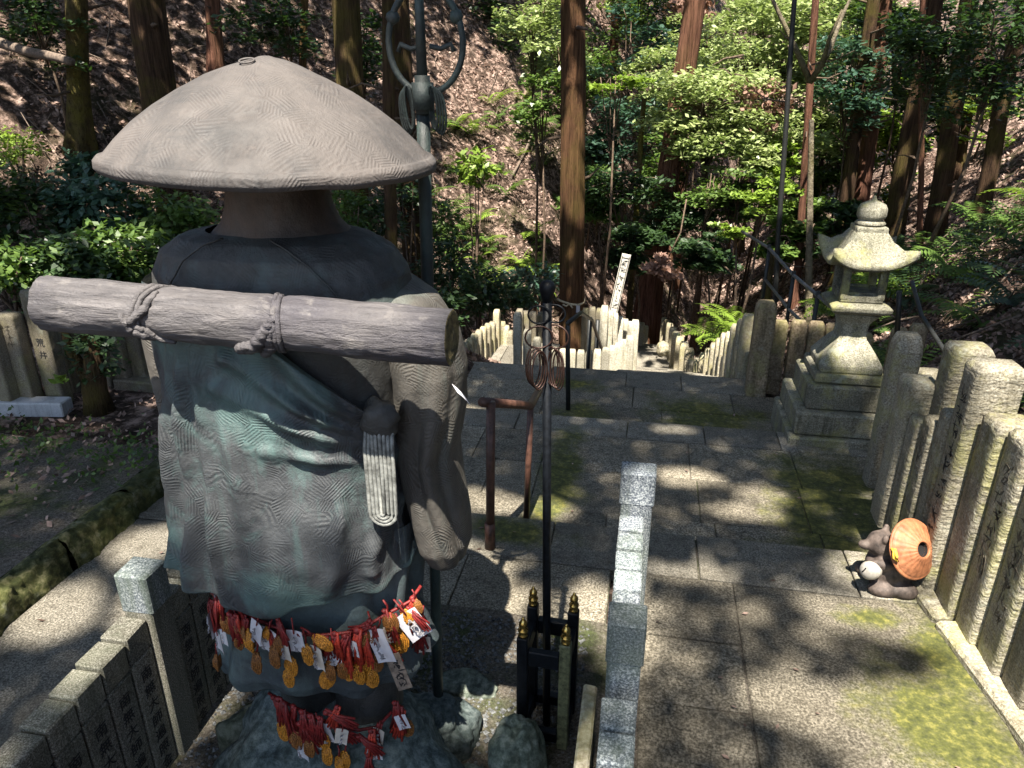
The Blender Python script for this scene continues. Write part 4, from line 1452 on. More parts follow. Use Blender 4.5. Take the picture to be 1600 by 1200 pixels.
# y, height, width(x), depth(y), text
FX = lambda y: 1.18 + (3.3 - y) * 0.15
for (y, h, w, d, tx, ink, _) in ((3.34, 0.72, 0.14, 0.15, 0, 0, 0), (3.20, 0.59, 0.11, 0.10, 0, 0, 0), (3.09, 0.64, 0.11, 0.095, 4, 0, 0), (2.985, 0.72, 0.12, 0.095, 0, 0, 0),
                                 (2.855, 0.98, 0.17, 0.13, 11, 1, 0), (2.70, 0.82, 0.14, 0.145, 0, 0, 0), (2.545, 0.83, 0.14, 0.145, 8, 0, 0), (2.39, 0.82, 0.14, 0.145, 9, 0, 0), (2.235, 0.83, 0.14, 0.145, 8, 0, 0),
                                 (2.08, 0.82, 0.14, 0.145, 7, 0, 0), (1.925, 0.83, 0.14, 0.145, 7, 0, 0), (1.77, 0.82, 0.14, 0.145, 0, 0, 0)):
    x = FX(y) + w / 2 - (0.02 if ink else 0)
    stone_post(rf, x, y, h + 0.02, w, d, 0.03, None, r2, tx, 'flat', FACE_NX, bool(ink))
stone_post(rf, 1.36, 3.22, 0.93, 0.16, 0.13, 0.05, None, r2, 0, 'flat')
# lower section right of the lantern
rf2 = thing('stone_post_fence', 'short run of stone posts standing just right of the lantern', 'fence', (0, 0, 0))
for (x, y, h) in ((1.40, 4.05, 0.93), (1.62, 4.25, 0.66)):
    stone_post(rf2, x, y, h, 0.14, 0.13, -0.17, None, r2)
mb = MB()
mb.blob((0, 0, 0), (0.20, 0.14, 0.16), 3, 0.35, 1.6, 4)
tag(mb.build('boulder', M['tamagaki'], None, True, (1.50, 3.62, 0.25)), 'pale rough stone lump behind the dark post right of the lantern', 'rock')

# brown planks between the big dark post and the lantern
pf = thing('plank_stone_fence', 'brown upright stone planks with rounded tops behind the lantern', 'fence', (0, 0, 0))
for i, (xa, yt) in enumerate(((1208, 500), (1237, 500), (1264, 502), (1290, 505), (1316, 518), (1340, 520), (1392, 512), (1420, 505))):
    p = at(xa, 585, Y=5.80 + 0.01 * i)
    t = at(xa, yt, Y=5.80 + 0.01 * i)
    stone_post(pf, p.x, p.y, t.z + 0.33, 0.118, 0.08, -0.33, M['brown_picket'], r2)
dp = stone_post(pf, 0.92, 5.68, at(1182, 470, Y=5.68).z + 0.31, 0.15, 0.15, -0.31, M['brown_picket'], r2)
dp['label'] = 'tall square dark corner post'


# pickets beside the descending stair
def picket_fence(name, label, pts, mat, w, d, lift=0.0, drop=0.8, group=None):
    """pts: (photo x, photo y of the top, distance along the stair)"""
    t = thing(name, label, 'fence', (0, 0, 0), group)
    for (x, y, Yp) in pts:
        a = at(x, y, Y=Yp)
        zb = min(tz(a.x, a.y), a.z - drop)
        stone_post(t, a.x, a.y, a.z - zb + lift, w, d, zb, mat, r2)
    return t


picket_fence('picket_fence', 'pale yellowish stone pickets stepping down the right side of the lower stair', [(1171, 492, 6.05), (1162, 500, 6.2), (1152, 508, 6.4), (1143, 520, 6.6), (1135, 522, 6.85), (1127, 530, 7.1), (1118, 537, 7.4), (1109, 545, 7.7), (1100, 553, 8.0), (1091, 560, 8.3), (1081, 562, 8.5)], M['picket'], 0.10, 0.13)
picket_fence('picket_fence', 'far run of stone pickets right of the stair path near the ferns', [(1078, 545, 9.0), (1070, 535, 9.6), (1063, 527, 10.2), (1057, 519, 10.8), (1052, 512, 11.4), (1047, 505, 12.2), (1043, 501, 13.0), (1038, 497, 14.0)], M['picket'], 0.12, 0.16)
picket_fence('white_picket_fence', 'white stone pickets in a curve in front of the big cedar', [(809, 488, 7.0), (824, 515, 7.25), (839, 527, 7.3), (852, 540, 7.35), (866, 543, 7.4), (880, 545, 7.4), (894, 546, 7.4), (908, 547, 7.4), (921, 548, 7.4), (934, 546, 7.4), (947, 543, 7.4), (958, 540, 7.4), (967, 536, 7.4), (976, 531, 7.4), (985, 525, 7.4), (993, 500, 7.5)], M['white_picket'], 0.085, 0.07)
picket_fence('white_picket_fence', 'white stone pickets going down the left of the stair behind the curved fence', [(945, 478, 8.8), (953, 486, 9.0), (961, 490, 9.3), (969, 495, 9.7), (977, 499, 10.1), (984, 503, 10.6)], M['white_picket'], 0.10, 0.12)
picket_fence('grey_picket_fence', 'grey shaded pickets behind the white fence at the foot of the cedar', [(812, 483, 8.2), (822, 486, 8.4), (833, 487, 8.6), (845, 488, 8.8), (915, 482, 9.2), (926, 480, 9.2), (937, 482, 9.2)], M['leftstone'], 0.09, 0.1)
picket_fence('low_picket_fence', 'low yellowish pickets far down the path before the dark hollow', [(1003, 505, 13.5), (1009, 508, 14.2), (1015, 510, 15), (1021, 513, 15.8), (1027, 516, 16.5), (1033, 520, 17)], M['picket'], 0.12, 0.2, drop=0.6)
picket_fence('yellow_picket_fence', 'mossy yellow stone pickets left of the side landing', [(727, 535, 7.0), (734, 529, 7.1), (741, 522, 7.2), (748, 516, 7.35), (755, 511, 7.5), (762, 506, 7.7), (769, 503, 7.9), (776, 484, 8.1), (785, 503, 8.2), (791, 509, 8.2), (797, 517, 8.2)], M['picket'], 0.075, 0.1)

# far left fence with carved names
lf_ = thing('carved_name_fence', 'row of grey stone posts with carved names at the far left edge', 'fence', (0, 0, 0))
r3 = random.Random(8)
for i, (x, yt, Yp) in enumerate(((-24, 496, 3.62), (12, 489, 3.70), (51, 452, 3.78))):
    p = at(x, yt, Y=Yp)
    o = stone_post(lf_, p.x, p.y, p.z - 0.07, 0.128, 0.09, 0.07, M['leftstone'], r3, 3 if i < 2 else 0, 'flat', face=FACE_NY)
    if i == 2:
        column_text('荒', 0.058, 0.082, M['ink'], o, (0, -0.0465, (p.z - 0.07) * 0.56), FACE_NY)
        column_text('井', 0.058, 0.082, M['ink'], o, (0, -0.0465, (p.z - 0.07) * 0.56 - 0.082), FACE_NY)
for i in range(6):
    x = 92 + i * 29
    p = at(x, 512, Y=4.0 + 0.05 * i)
    stone_post(lf_, p.x, p.y, p.z - 0.02, 0.108, 0.09, 0.02, M['leftstone'], r3, 0, 'flat', face=FACE_NY)
MB().cbox((-4.1, 3.58, 0.10), (1.15, 0.12, 0.10), 0.008, mat=Matrix.Translation((-4.05, 3.58, 0)) @ Matrix.Rotation(0.16, 4, 'Z') @ Matrix.Translation((4.05, -3.58, 0))).build('ledge', M['ledge'], lf_)
MB().cbox((-3.05, 4.12, 0.06), (0.95, 0.14, 0.14), 0.01, jit=0.01).build('base_stone', M['leftstone'], lf_)

# ------------------------------------------------------------------ tanuki figurine, twig
tk = thing('raccoon_dog_figurine', 'grey clay raccoon dog figurine with an orange clay hat on its back', 'figurine', (1.10, 2.83, 0.0))
tk.scale = (0.95, 0.95, 0.95)
mb = MB()
mb.blob((0.0, 0.02, 0.10), (0.105, 0.085, 0.115), 3, 0.10, 1.5, 1)
mb.blob((-0.05, 0.02, 0.215), (0.062, 0.06, 0.06), 3, 0.08, 2, 2)
mb.blob((-0.115, 0.015, 0.205), (0.035, 0.026, 0.022), 2, 0.05, 2, 2)
mb.blob((-0.03, 0.06, 0.272), (0.016, 0.012, 0.024), 2, 0.05, 2, 2)
mb.blob((-0.055, -0.03, 0.268), (0.016, 0.012, 0.024), 2, 0.05, 2, 2)
mb.blob((-0.03, -0.06, 0.03), (0.07, 0.04, 0.035), 2, 0.1, 2, 3)
mb.blob((0.055, -0.06, 0.035), (0.06, 0.04, 0.04), 2, 0.1, 2, 4)
mb.blob((-0.05, 0.09, 0.03), (0.07, 0.035, 0.035), 2, 0.1, 2, 3)
mb.blob((-0.06, -0.05, 0.15), (0.055, 0.025, 0.028), 2, 0.1, 2, 6)
bodyt = mb.build('body', M['tan_body'], tk, True)
md = bodyt.modifiers.new('remesh', 'REMESH')
md.mode = 'VOXEL'
md.voxel_size = 0.009
md.use_smooth_shade = True
hm = Matrix.Translation((0.062, -0.03, 0.235)) @ Matrix.Scale(1.04, 4) @ (Vector((0.42, -0.62, 0.42)).to_track_quat('Z', 'Y').to_matrix().to_4x4())
mb = MB()


def tanhat(u, v):
    a = 2 * math.pi * u
    r, z = prof_at(v, [(0.030, 0.044), (0.032, 0.052), (0.042, 0.048), (0.065, 0.036), (0.090, 0.021), (0.112, 0.009), (0.116, 0.004), (0.124, 0.003), (0.127, -0.004), (0.118, -0.008), (0.05, 0.02), (0.03, 0.03)])
    rib = 0.0022 * abs(math.sin(a * 12)) * (1 if r > 0.034 else 0) * (1 if v < 0.6 else 0)
    return hm @ Vector((math.cos(a) * r, math.sin(a) * r, z + rib))


mb.grid(tanhat, 108, 40, True)
hto = mb.build('hat', M['tan_hat'], tk, True)
mb = MB()
mb.lathe([(0.0, 0.028), (0.031, 0.028), (0.031, 0.0435), (0.0315, 0.0445)], 24, mat=hm, cap=False)
mb.build('hat_hole', M['hole'], hto, True)
fm = Matrix.Translation((-0.105, -0.07, 0.13)) @ (Vector((-0.75, -0.5, 0.25)).to_track_quat('Z', 'Y').to_matrix().to_4x4())
mb = MB()
mb.lathe([(0.0, -0.05), (0.02, -0.05), (0.034, -0.035), (0.04, -0.01), (0.039, 0.015), (0.030, 0.03), (0.018, 0.036), (0.0, 0.038)], 24, mat=fm)
fl = mb.build('sake_flask', M['flask'], tk, True)
MB().tube([fm @ Vector((0.002, 0.014, 0.037)), fm @ Vector((0, 0.0, 0.0395)), fm @ Vector((-0.006, -0.01, 0.038))], 0.003, 6).build('flask_mark', M['ink'], fl, True)
mb = MB()
pts = [hm @ Vector(p) for p in ((-0.118, 0.03, 0.004), (-0.125, 0.02, 0.018), (-0.13, -0.005, 0.012), (-0.118, -0.02, 0.02), (-0.128, 0.0, 0.03), (-0.12, 0.03, 0.022))]
mb.tube(pts, 0.006, 6)
mb.build('cord_bow', M['yellow'], tk, True)
tw = thing('fallen_twig', 'bare twig with one green leaf lying by the kerb beside the figurine', 'twig', (1.28, 2.86, 0.03))
MB().tube([(0, 0, 0.10), (0.05, -0.01, 0.075), (0.13, -0.03, 0.045)], [0.003, 0.004, 0.003], 5).tube([(0.05, -0.01, 0.075), (0.09, 0.02, 0.12)], 0.0022, 5).tube([(0.07, 0, 0.06), (0.075, -0.03, -0.01)], 0.002, 5).build('stem', M['deadwood'], tw, True)
mb = MB()
mb.grid(lambda u, v: Vector((-0.005 + 0.05 * v, -0.05 + 0.03 * v + (u - .5) * 0.03 * math.sin(math.pi * (0.05 + 0.9 * v)), -0.0 + 0.06 * v - 0.02 * v * v)), 4, 8)
mb.build('leaf', M['leaf_mid'], tw, True)

#@@VEG
# ------------------------------------------------------------------ vegetation helpers
def hit(px_, py_, tmax=70.0, t0=3.0):
    """first point of the ground on the line of sight"""
    r = FWD + RGT * ((px_ - 800) / F) - UPV * ((py_ - 600) / F)
    ts = np.arange(t0, tmax, 0.05)
    P_ = np.array([0, 0, CAMZ]) + ts[:, None] * np.array(r)
    below = np.nonzero(P_[:, 2] <= terrain(P_[:, 0], P_[:, 1]))[0]
    k = below[0] if len(below) else len(ts) - 1
    return Vector(P_[k])


TREES = []        # (root, x, y) of every tree that carries a part of the canopy


def tree(label, base, top, r0, r1, mat, up=9.0, flare=0.35, limbs=0, group=None, name='tree', wob=0.03, canopy=True):
    """tapered trunk from the base through a point higher up, prolonged upwards"""
    d = (top - base).normalized()
    L = up / max(0.2, d.z)
    root = thing(name, label, 'tree', base, group)
    sd_ = rnd.random() * 50
    n = 26
    pts, rs = [], []
    for k in range(n):
        t = (k / (n - 1)) ** 1.5
        s_ = t * L - 0.35
        w = Vector((mnoise.noise(Vector((s_ * 0.5, sd_, 0))), mnoise.noise(Vector((s_ * 0.5, 0, sd_))), 0)) * wob * min(1, max(0, s_))
        pts.append(d * s_ + w)
        rs.append((r0 + (r1 - r0) * min(1.0, t * 1.6)) * (1 + flare * math.exp(-max(0, s_) / (r0 * 3.0))) * (1 - 0.5 * max(0, t - 0.5)))
    nn_ = 28
    mb = MB()

    def f(u, v):
        q = v * (n - 1)
        i = min(int(q), n - 2)
        p, r = pts[i].lerp(pts[i + 1], q - i), rs[i] + (rs[i + 1] - rs[i]) * (q - i)
        a = 2 * math.pi * u
        root_f = math.exp(-max(0, p.z) / (r0 * 2.2)) * flare
        rr = r * (1 + root_f * 0.35 * math.sin(a * 5 + sd_) + 0.07 * mnoise.noise(Vector((math.cos(a) * 2.2, math.sin(a) * 2.2, p.z * 0.9 + sd_))) + 0.035 * mnoise.noise(Vector((math.cos(a) * 8, math.sin(a) * 8, p.z * 1.5 + sd_))))
        return p + Vector((math.cos(a) * rr, math.sin(a) * rr, 0))
    mb.grid(f, nn_, 60, True)
    mb.build('trunk', mat, root, True)
    for k in range(6 if r0 > 0.07 else 3):
        s_ = rnd.uniform(0.4, 5.0)
        o_, a = d * s_, rnd.random() * 6.28
        v = Vector((math.cos(a), math.sin(a), rnd.uniform(-.3, .4)))
        le = r0 + rnd.uniform(0.08, 0.55)
        m2 = MB()
        m2.tube([o_, o_ + v * le * 0.6, o_ + v * le + Vector((0, 0, rnd.uniform(-.12, .1)))], [r0 * 0.14 + 0.006, r0 * 0.09 + 0.004, 0.003], 5)
        m2.build('dead_stub', M['twig'], root, True)
    for k in range(limbs):
        s_ = L * rnd.uniform(0.35, 0.75)
        a = rnd.random() * 6.28
        o_ = d * s_
        v = Vector((math.cos(a), math.sin(a), 0.45))
        le = rnd.uniform(1.0, 2.4)
        m2 = MB()
        m2.tube([o_, o_ + v * le * 0.5, o_ + v * le + Vector((0, 0, 0.25))], [r0 * 0.3, r0 * 0.2, r0 * 0.06], 6)
        m2.build('limb', mat, root, True)
    if canopy:
        tp = base + d * L
        TREES.append((root, (base.x + tp.x) / 2, (base.y + tp.y) / 2))
    return root


def ptree(label, xb, yb, xt, yt, wpx, mat, dist=None, **k):
    """tree through two photo points; wpx = trunk width there"""
    b = hit(xb, yb) if dist is None else at(xb, yb, Y=dist)
    if dist is not None:
        b.z = min(b.z, tz(b.x, b.y))
    t = at(xt, yt, Y=b.y)
    dep = (b - Vector((0, 0, CAMZ))).dot(FWD)
    r = wpx / F * dep / 2
    return tree(label, b, t, r, r * 0.8, mat, **k)


cedar = ptree('thick cedar trunk with a straw rope, behind the white fence at the stair', 893, 548, 896, 0, 38, M['cedar'], dist=9.9, up=11, flare=0.25)
rope_c = at(892, 469, Y=9.9)
rt_ = thing('straw_rope', 'thin straw rope tied round the big cedar with a paper strip', 'rope', rope_c)
mb = MB()
mb.tube([(0.185 * math.cos(a), 0.185 * math.sin(a), 0.02 * math.sin(a * 2)) for a in np.linspace(0, 2 * math.pi, 25)[:-1]], 0.016, 6, closed=True)
mb.tube([(0.0, -0.185, 0), (-0.04, -0.21, -0.03), (-0.09, -0.2, -0.01)], 0.012, 5).tube([(0.0, -0.185, 0), (0.05, -0.21, -0.05)], 0.012, 5)
mb.build('rope', M['straw'], rt_, True)
MB().cbox((0.12, -0.18, -0.07), (0.05, 0.006, 0.10), 0).cbox((0.14, -0.185, -0.13), (0.05, 0.006, 0.06), 0).build('paper_strip', M['card'], rt_)

ptree('leaning mossy trunk at the upper left with a lit yellow foot', 125, 232, 119, 0, 31, M['mossy_bark'], flare=0.5, up=9)
ptree('dark broad trunk with peeling bark just left of the hat', 262, 300, 229, 0, 54, M['cedar_dark'], dist=8.6, up=10)
ptree('pinkish sunlit trunk rising behind the top of the hat', 338, 118, 333, 0, 23, M['cedar_red'], up=9)
ptree('dark cedar trunk behind the right half of the hat', 552, 338, 538, 0, 42, M['cedar_dark'], dist=8.3, up=10, flare=0.5)
ptree('slim dark trunk just right of the statue shoulder', 600, 388, 606, 0, 19, M['cedar_dark'], dist=7.6, up=9)
ptree('dark trunk directly behind the ringed staff', 645, 345, 622, 0, 33, M['cedar_dark'], dist=9.4, up=10)
ptree('red cedar trunk with a broad flared foot right of the big cedar', 1010, 405, 1062, 160, 36, M['cedar_red'], dist=14.5, up=11, flare=0.8)
ptree('red cedar trunk at the top edge under drooping dead foliage', 1068, 165, 1078, 0, 27, M['cedar_red'], dist=21, up=8)
ptree('thin black leaning pole-like trunk left of the lantern', 1222, 432, 1243, 0, 8, M['rail_black'], dist=10.5, up=9, flare=0.1, canopy=False, name='sapling')
fk = ptree('slim forked grey-brown sapling trunk left of the lantern', 1282, 400, 1268, 130, 12, M['pale_bark'], dist=11.5, up=3.4, flare=0.2, canopy=False, name='sapling')
fb_ = at(1266, 128, Y=11.5) - fk.location
for e_ in ((1212, 10), (1318, 20), (1296, 60)):
    e = at(*e_, Y=11.5 + rnd.uniform(-0.4, 0.4)) - fk.location
    m2 = MB()
    m2.tube([fb_, fb_.lerp(e, 0.5) + Vector((0.04, 0, -0.05)), e, e + (e - fb_) * 0.6], [0.045, 0.035, 0.025, 0.012], 6)
    m2.build('limb', M['pale_bark'], fk, True)
ptree('thin orange-brown trunk behind the lantern roof', 1253, 405, 1262, 180, 12, M['cedar_red'], dist=13, up=9, name='tree')
ptree('yellow mossy thin trunk under a lime crown', 1204, 455, 1216, 310, 12, M['mossy_bark'], dist=10.8, up=2.2, flare=0.2, canopy=False, name='sapling')
ptree('left stem of the paired cedars above the lantern', 1328, 318, 1352, 90, 20, M['cedar_dark'], dist=14, up=11)
ptree('right reddish stem of the paired cedars above the lantern', 1350, 322, 1374, 60, 26, M['cedar_red'], dist=14.6, up=11)
ptree('dark leaning trunk on the bank crest right of the paired cedars', 1412, 292, 1438, 120, 30, M['cedar_dark'], dist=13.5, up=10)
ptree('thin reddish pole trunk standing on the fern bank', 1436, 388, 1441, 100, 9, M['cedar_red'], up=8, flare=0.15, canopy=False, name='sapling')
ptree('pale mossy crooked trunk with flared foot on the right bank', 1484, 282, 1460, 40, 23, M['pale_bark'], up=9, flare=0.7, wob=0.12)
ptree('dark trunk in the shade at the upper right', 1494, 212, 1512, 20, 28, M['cedar_dark'], dist=12.5, up=9)
ptree('dark twisted trunk in the far upper right corner', 1572, 172, 1590, 0, 24, M['cedar_dark'], dist=11.5, up=9, wob=0.15)
ptree('yellowish thin trunk between the big cedar and the red cedar', 997, 268, 1004, 180, 11, M['mossy_bark'], dist=13.5, up=5, flare=0.2, canopy=False, name='sapling')
ptree('short orange stump-like trunk in the dark hollow', 1128, 440, 1134, 365, 16, M['cedar_red'], dist=11.5, up=1.1, flare=0.2, canopy=False, name='tree_stump')
for (xb, yb, xt, dd, w_) in ((470, 200, 475, 13, 12), (720, 60, 716, 23, 14), (958, 150, 962, 24, 14), (1190, 110, 1192, 27, 12), (1535, 100, 1545, 18, 14), (60, 160, 52, 13, 9)):
    ptree('slender far trunk half hidden in the forest behind', xb, yb, xt, 0, w_, rnd.choice([M['cedar_dark'], M['cedar'], M['cedar_red']]), dist=dd, up=9, group='far forest trunks')
# trees that stand outside the picture and shade it, crowns opened over chosen spots
for (x, y, nm) in ((-6.8, 0.8, 'a'), (-3.6, -4.2, 'b'), (3.4, -3.6, 'c'), (5.4, 1.2, 'd'), (0.4, -7.0, 'e'), (-9.5, 4.0, 'f'), (8.5, 6.0, 'g'), (12.0, 10.0, 'h'), (-13.0, 10.0, 'i')):
    b = Vector((x, y, tz(x, y)))
    tree('tall unseen broadleaf tree outside the view, crown gaps cut to place the sunlight', b, b + Vector((rnd.uniform(-.3, .3), rnd.uniform(-.3, .3), 5)), 0.22, 0.15, M['cedar_dark'], up=13, group='shade trees around the viewpoint')

# ------------------------------------------------------------------ canopy leaves, with gaps cut to put sun on chosen spots
LIT = [(.55, 2.25, .62, .62, .6), (-2.1, 2.1, .45, .75, .25), (-3.9, 2.2, 1.3, 1.1, .45), (.02, 2.33, .12, .26), (.0, 1.62, .1, .3, .8), (.35, 3.6, .7, .35, .35), (-.46, 1.90, .16, .18), (-0.85, 2.30, .52, .58), (1.10, 2.95, .2, .2), (-1.40, 1.6, .09, .6, .6), (.34, 3.86, .20, .13), (.73, 3.72, .17, .11), (.62, 3.52, .22, .09), (-.85, 3.36, .30, .13), (-.45, 3.36, .16, .11), (-.14, 2.42, .15, .22), (-.47, 2.14, .14, .10),
       (1.20, 2.02, .48, .36), (1.08, 2.62, .36, .16), (1.52, 3.1, .34, .85), (.66, 2.08, .30, .14), (1.5, 2.2, .32, .7), (-2.3, 2.05, .22, .18), (-2.2, 2.55, .2, .14), (-1.95, 2.2, .12, .2), (-1.41, 4.78, .3, .10), (.24, 4.48, .16, .05),
       (.75, 6.55, .3, .12), (1.36, 5.1, .30, .34), (-.45, 7.4, .85, .65), (-1.6, 7.6, .6, .7), (.78, 7.2, .3, 1.0), (.2, 8.6, .5, .8), (-.3, 9.2, .5, 1.0), (1.15, 6.05, .3, .18), (-3.75, 3.98, .3, .06), (-3.2, 3.95, .2, .06), (.03, 2.45, .10, .30), (-1.40, 1.74, .10, .22), (1.75, 4.5, .3, .5), (.3, 2.78, .25, .06),
       (.25, 9.5, .35, .25), (.3, 11, .4, .3), (-.1, 9.5, .3, .8), (1.9, 15.2, 1.7, 2.0), (3.2, 18.5, 2.2, 2.4), (-4.5, 8.6, .8, .5), (-1.6, 13.0, .5, .9), (.0, 12.7, .16, 1.2), (6.0, 10.2, .3, .7), (4.2, 9.5, .25, .6), (2.2, 12.0, .5, .5), (5.5, 20, 2, 2), (2.6, 8.2, .25, .25), (3.0, 9.3, .3, .2), (1.0, 14.0, .35, .5), (7.5, 22, 2, 2.5)]


def lit(gx_, gy_, rg):
    m = np.zeros(len(gx_))
    wx = 0.10 * fbm(gx_, gy_, 4.5, 1.0)
    for (cx, cy, rx, ry, *st_) in LIT:
        d = np.sqrt(((gx_ - cx) / rx) ** 2 + ((gy_ - cy) / ry) ** 2)
        m = np.maximum(m, (st_[0] if st_ else 1.0) * smooth(1.28, 0.82, d + wx))
    far_ = smooth(7.0, 10.0, gy_)
    m = np.maximum(m, far_ * 0.97 * smooth(-2.5, -0.5, gx_) * smooth(0.50, 0.72, fbm(gx_, gy_, 0.62, 4.0)))
    return rg.random(len(gx_)) < m


def canopy(x0, x1, y0, y1, zf, n, size):
    rg = np.random.default_rng(int(n) % 977)
    gx_, gy_ = rg.uniform(x0, x1, n), rg.uniform(y0, y1, n)
    z = zf(gx_, gy_, rg)
    keep = ~lit(gx_, gy_, rg)  # leaves that would shade the chosen lit spots are left out
    p = np.stack([gx_, gy_ - z * COT, z], 1)[keep]
    return p, size


for (x, y, r_) in ((760, 150, .7), (775, 190, .8), (790, 250, .8), (800, 310, .8), (760, 370, .7), (810, 380, .7), (720, 430, .5), (850, 300, .5), (700, 380, .5), (845, 230, .6), (1010, 300, .4), (1040, 420, .35), (1560, 340, .4), (1420, 380, .3), (1530, 480, .3), (1260, 340, .5), (1500, 230, .4), (60, 260, .5), (200, 310, .4)):
    h_ = hit(x, y)
    k_ = 1.5 if 730 < x < 900 else 0.8
    LIT.append((h_.x, h_.y + h_.z * COT, r_ * k_, r_ * k_ * 1.4))
for (x, y, w, h, Yp) in ((1105, 170, 88, 62, 14.0), (962, 124, 55, 16, 12.0), (830, 50, 48, 62, 13.5), (846, 165, 38, 55, 13.0), (1196, 302, 42, 26, 10.8), (1150, 356, 36, 14, 10.2), (1225, 70, 85, 75, 16.0), (1240, 215, 70, 48, 14.5), (1325, 130, 55, 72, 14.0), (1535, 180, 50, 45, 18.0), (1398, 255, 42, 60, 18.0), (745, 262, 34, 30, 11.5), (338, 70, 20, 60, 15), (1290, 270, 45, 50, 17), (1180, 130, 60, 60, 24), (960, 20, 60, 40, 26), (1250, 20, 60, 40, 24), (895, 250, 20, 60, 9.8), (1390, 60, 50, 60, 20), (60, 420, 70, 30, 5.4), (190, 385, 60, 30, 6.0), (60, 240, 60, 30, 8.0)):
    c_ = at(x, y, Y=Yp)
    LIT.append((c_.x, c_.y + c_.z * COT, w / F * Yp * 1.1, (w * 0.8 + h * 0.55) / F * Yp))
for (x, y, w, h, Yp) in ((915, 110, 50, 55, 19), (1010, 200, 50, 40, 17), (1170, 90, 60, 50, 18), (1040, 110, 60, 45, 17), (1290, 190, 55, 50, 16), (1280, 90, 60, 50, 19), (1200, 200, 55, 40, 16), (1250, 330, 40, 30, 13.5), (1220, 250, 46, 30, 14), (1380, 170, 45, 60, 17), (870, 70, 45, 60, 16), (1190, 20, 60, 40, 21), (1100, 60, 60, 40, 20), (930, 300, 30, 30, 13.5)):
    c_ = at(x, y, Y=Yp)
    LIT.append((c_.x, c_.y + c_.z * COT, w / F * Yp * 1.0, (w * 0.8 + h * 0.5) / F * Yp))
near, sz1 = canopy(-10.0, 10.0, -1.5, 9.0, lambda x, y, r: r.uniform(10.0, 14.0, len(x)), 420000, 0.11)
farp, sz2 = canopy(-24, 22, 9.0, 46, lambda x, y, r: np.maximum(3.4 + 0.17 * y, terrain(x, y) + 5.0) + r.uniform(0, 4.5, len(x)), 105000, 0.36)
tx = np.array([t[1] for t in TREES])
ty = np.array([t[2] for t in TREES])
for pts_, sz_, mt in ((near, sz1, M['leaf_mid']), (farp, sz2, M['needle'])):
    own = np.argmin((pts_[:, 0][:, None] - tx) ** 2 + (pts_[:, 1][:, None] - ty) ** 2, axis=1)
    for k, (root, _, _) in enumerate(TREES):
        sel = pts_[own == k]
        if len(sel) < 30:
            continue
        v = leaf_arrays(sel - np.array(root.location), sz_, up=0.55, aspect=0.6)
        link('crown', quads_mesh('crown', v, mt), root)

# ------------------------------------------------------------------ visible foliage


def fol_mesh(rx, ry, rz, n, leaf, mat, nclump=26, flat=0.45, up=0.65, aspect=0.5, hollow=0.25):
    g = nrg.normal(size=(nclump, 3))
    g /= np.linalg.norm(g, axis=1)[:, None]
    g *= (nrg.uniform(hollow, 1.0, nclump) ** 0.6)[:, None]
    c = g * np.array([rx, ry, rz])
    sp = 0.26 * (rx + rz) / 2
    p = clump_points(c, max(1, n // nclump), sp, flat=flat)
    out = p - c.mean(0)
    return quads_mesh('foliage', leaf_arrays(p, leaf, up=up, aspect=aspect, dirs=out / (np.linalg.norm(out, axis=1)[:, None] + 1e-6)), mat)


def bush(label, px_, py_, wpx, hpx, Yp, mat, leaf=0.07, n=1500, group=None, name='shrub', cat='shrub', stems=4, flat=0.5):
    c = at(px_, py_, Y=Yp)
    dep = (c - Vector((0, 0, CAMZ))).dot(FWD)
    rx, rz = wpx / F * dep, hpx / F * dep
    gz = tz(c.x, c.y)
    base = Vector((c.x, c.y, gz - 0.05))
    root = thing(name, label, cat, base, group)
    me = fol_mesh(rx, rx * 0.85, rz, n, leaf, mat, flat=flat)
    o = link('foliage', me, root, c - base)
    mb = MB()
    for k in range(stems):
        e = Vector((rnd.uniform(-.7, .7) * rx, rnd.uniform(-.7, .7) * rx, (c.z - base.z) + rnd.uniform(-.3, .5) * rz))
        mb.tube([(rnd.uniform(-.08, .08), rnd.uniform(-.08, .08), 0), e * 0.5 + Vector((rnd.uniform(-.1, .1), 0, 0.1)), e], [0.022, 0.015, 0.006], 5)
    mb.build('stem', M['twig'], root, True)
    return root


G1 = 'leafy shrubs behind the carved name fence'
LC = {'leaf_mid': 'mid green', 'leaf_dark': 'dark green', 'leaf_blue': 'blue-green', 'leaf_lime': 'lime green', 'leaf_pale': 'pale green'}
SH1 = ((20, 415, 70, 45, 5.4, 'leaf_mid', .085, 1500), (105, 415, 75, 48, 5.7, 'leaf_dark', .09, 1500), (190, 395, 75, 55, 6.0, 'leaf_mid', .09, 1700), (265, 420, 70, 45, 6.4, 'leaf_dark', .08, 1400), (60, 330, 80, 45, 6.6, 'leaf_dark', .09, 1500), (160, 320, 80, 42, 6.8, 'leaf_blue', .10, 1500), (255, 330, 75, 45, 7.0, 'leaf_mid', .085, 1600), (-20, 300, 60, 60, 6.2, 'leaf_mid', .08, 1300), (330, 370, 60, 45, 6.8, 'leaf_mid', .085, 1300), (20, 230, 45, 32, 8.6, 'leaf_lime', .07, 700), (130, 465, 90, 30, 5.3, 'leaf_dark', .07, 1200))
for (x, y, w, h, Yp, mt, lf, n) in SH1:
    bush(nth(sorted(q[0] for q in SH1 if q[5] == mt).index(x), len([1 for q in SH1 if q[5] == mt]), LC[mt] + ' shrubs behind the carved name fence'), x, y, w, h, Yp, M[mt], lf, n, G1)
bush('glossy blue-green shrub at the left end of the hat brim', 135, 262, 42, 24, 8.0, M['leaf_blue'], 0.12, 420)
G2 = 'undergrowth between the statue and the big cedar'
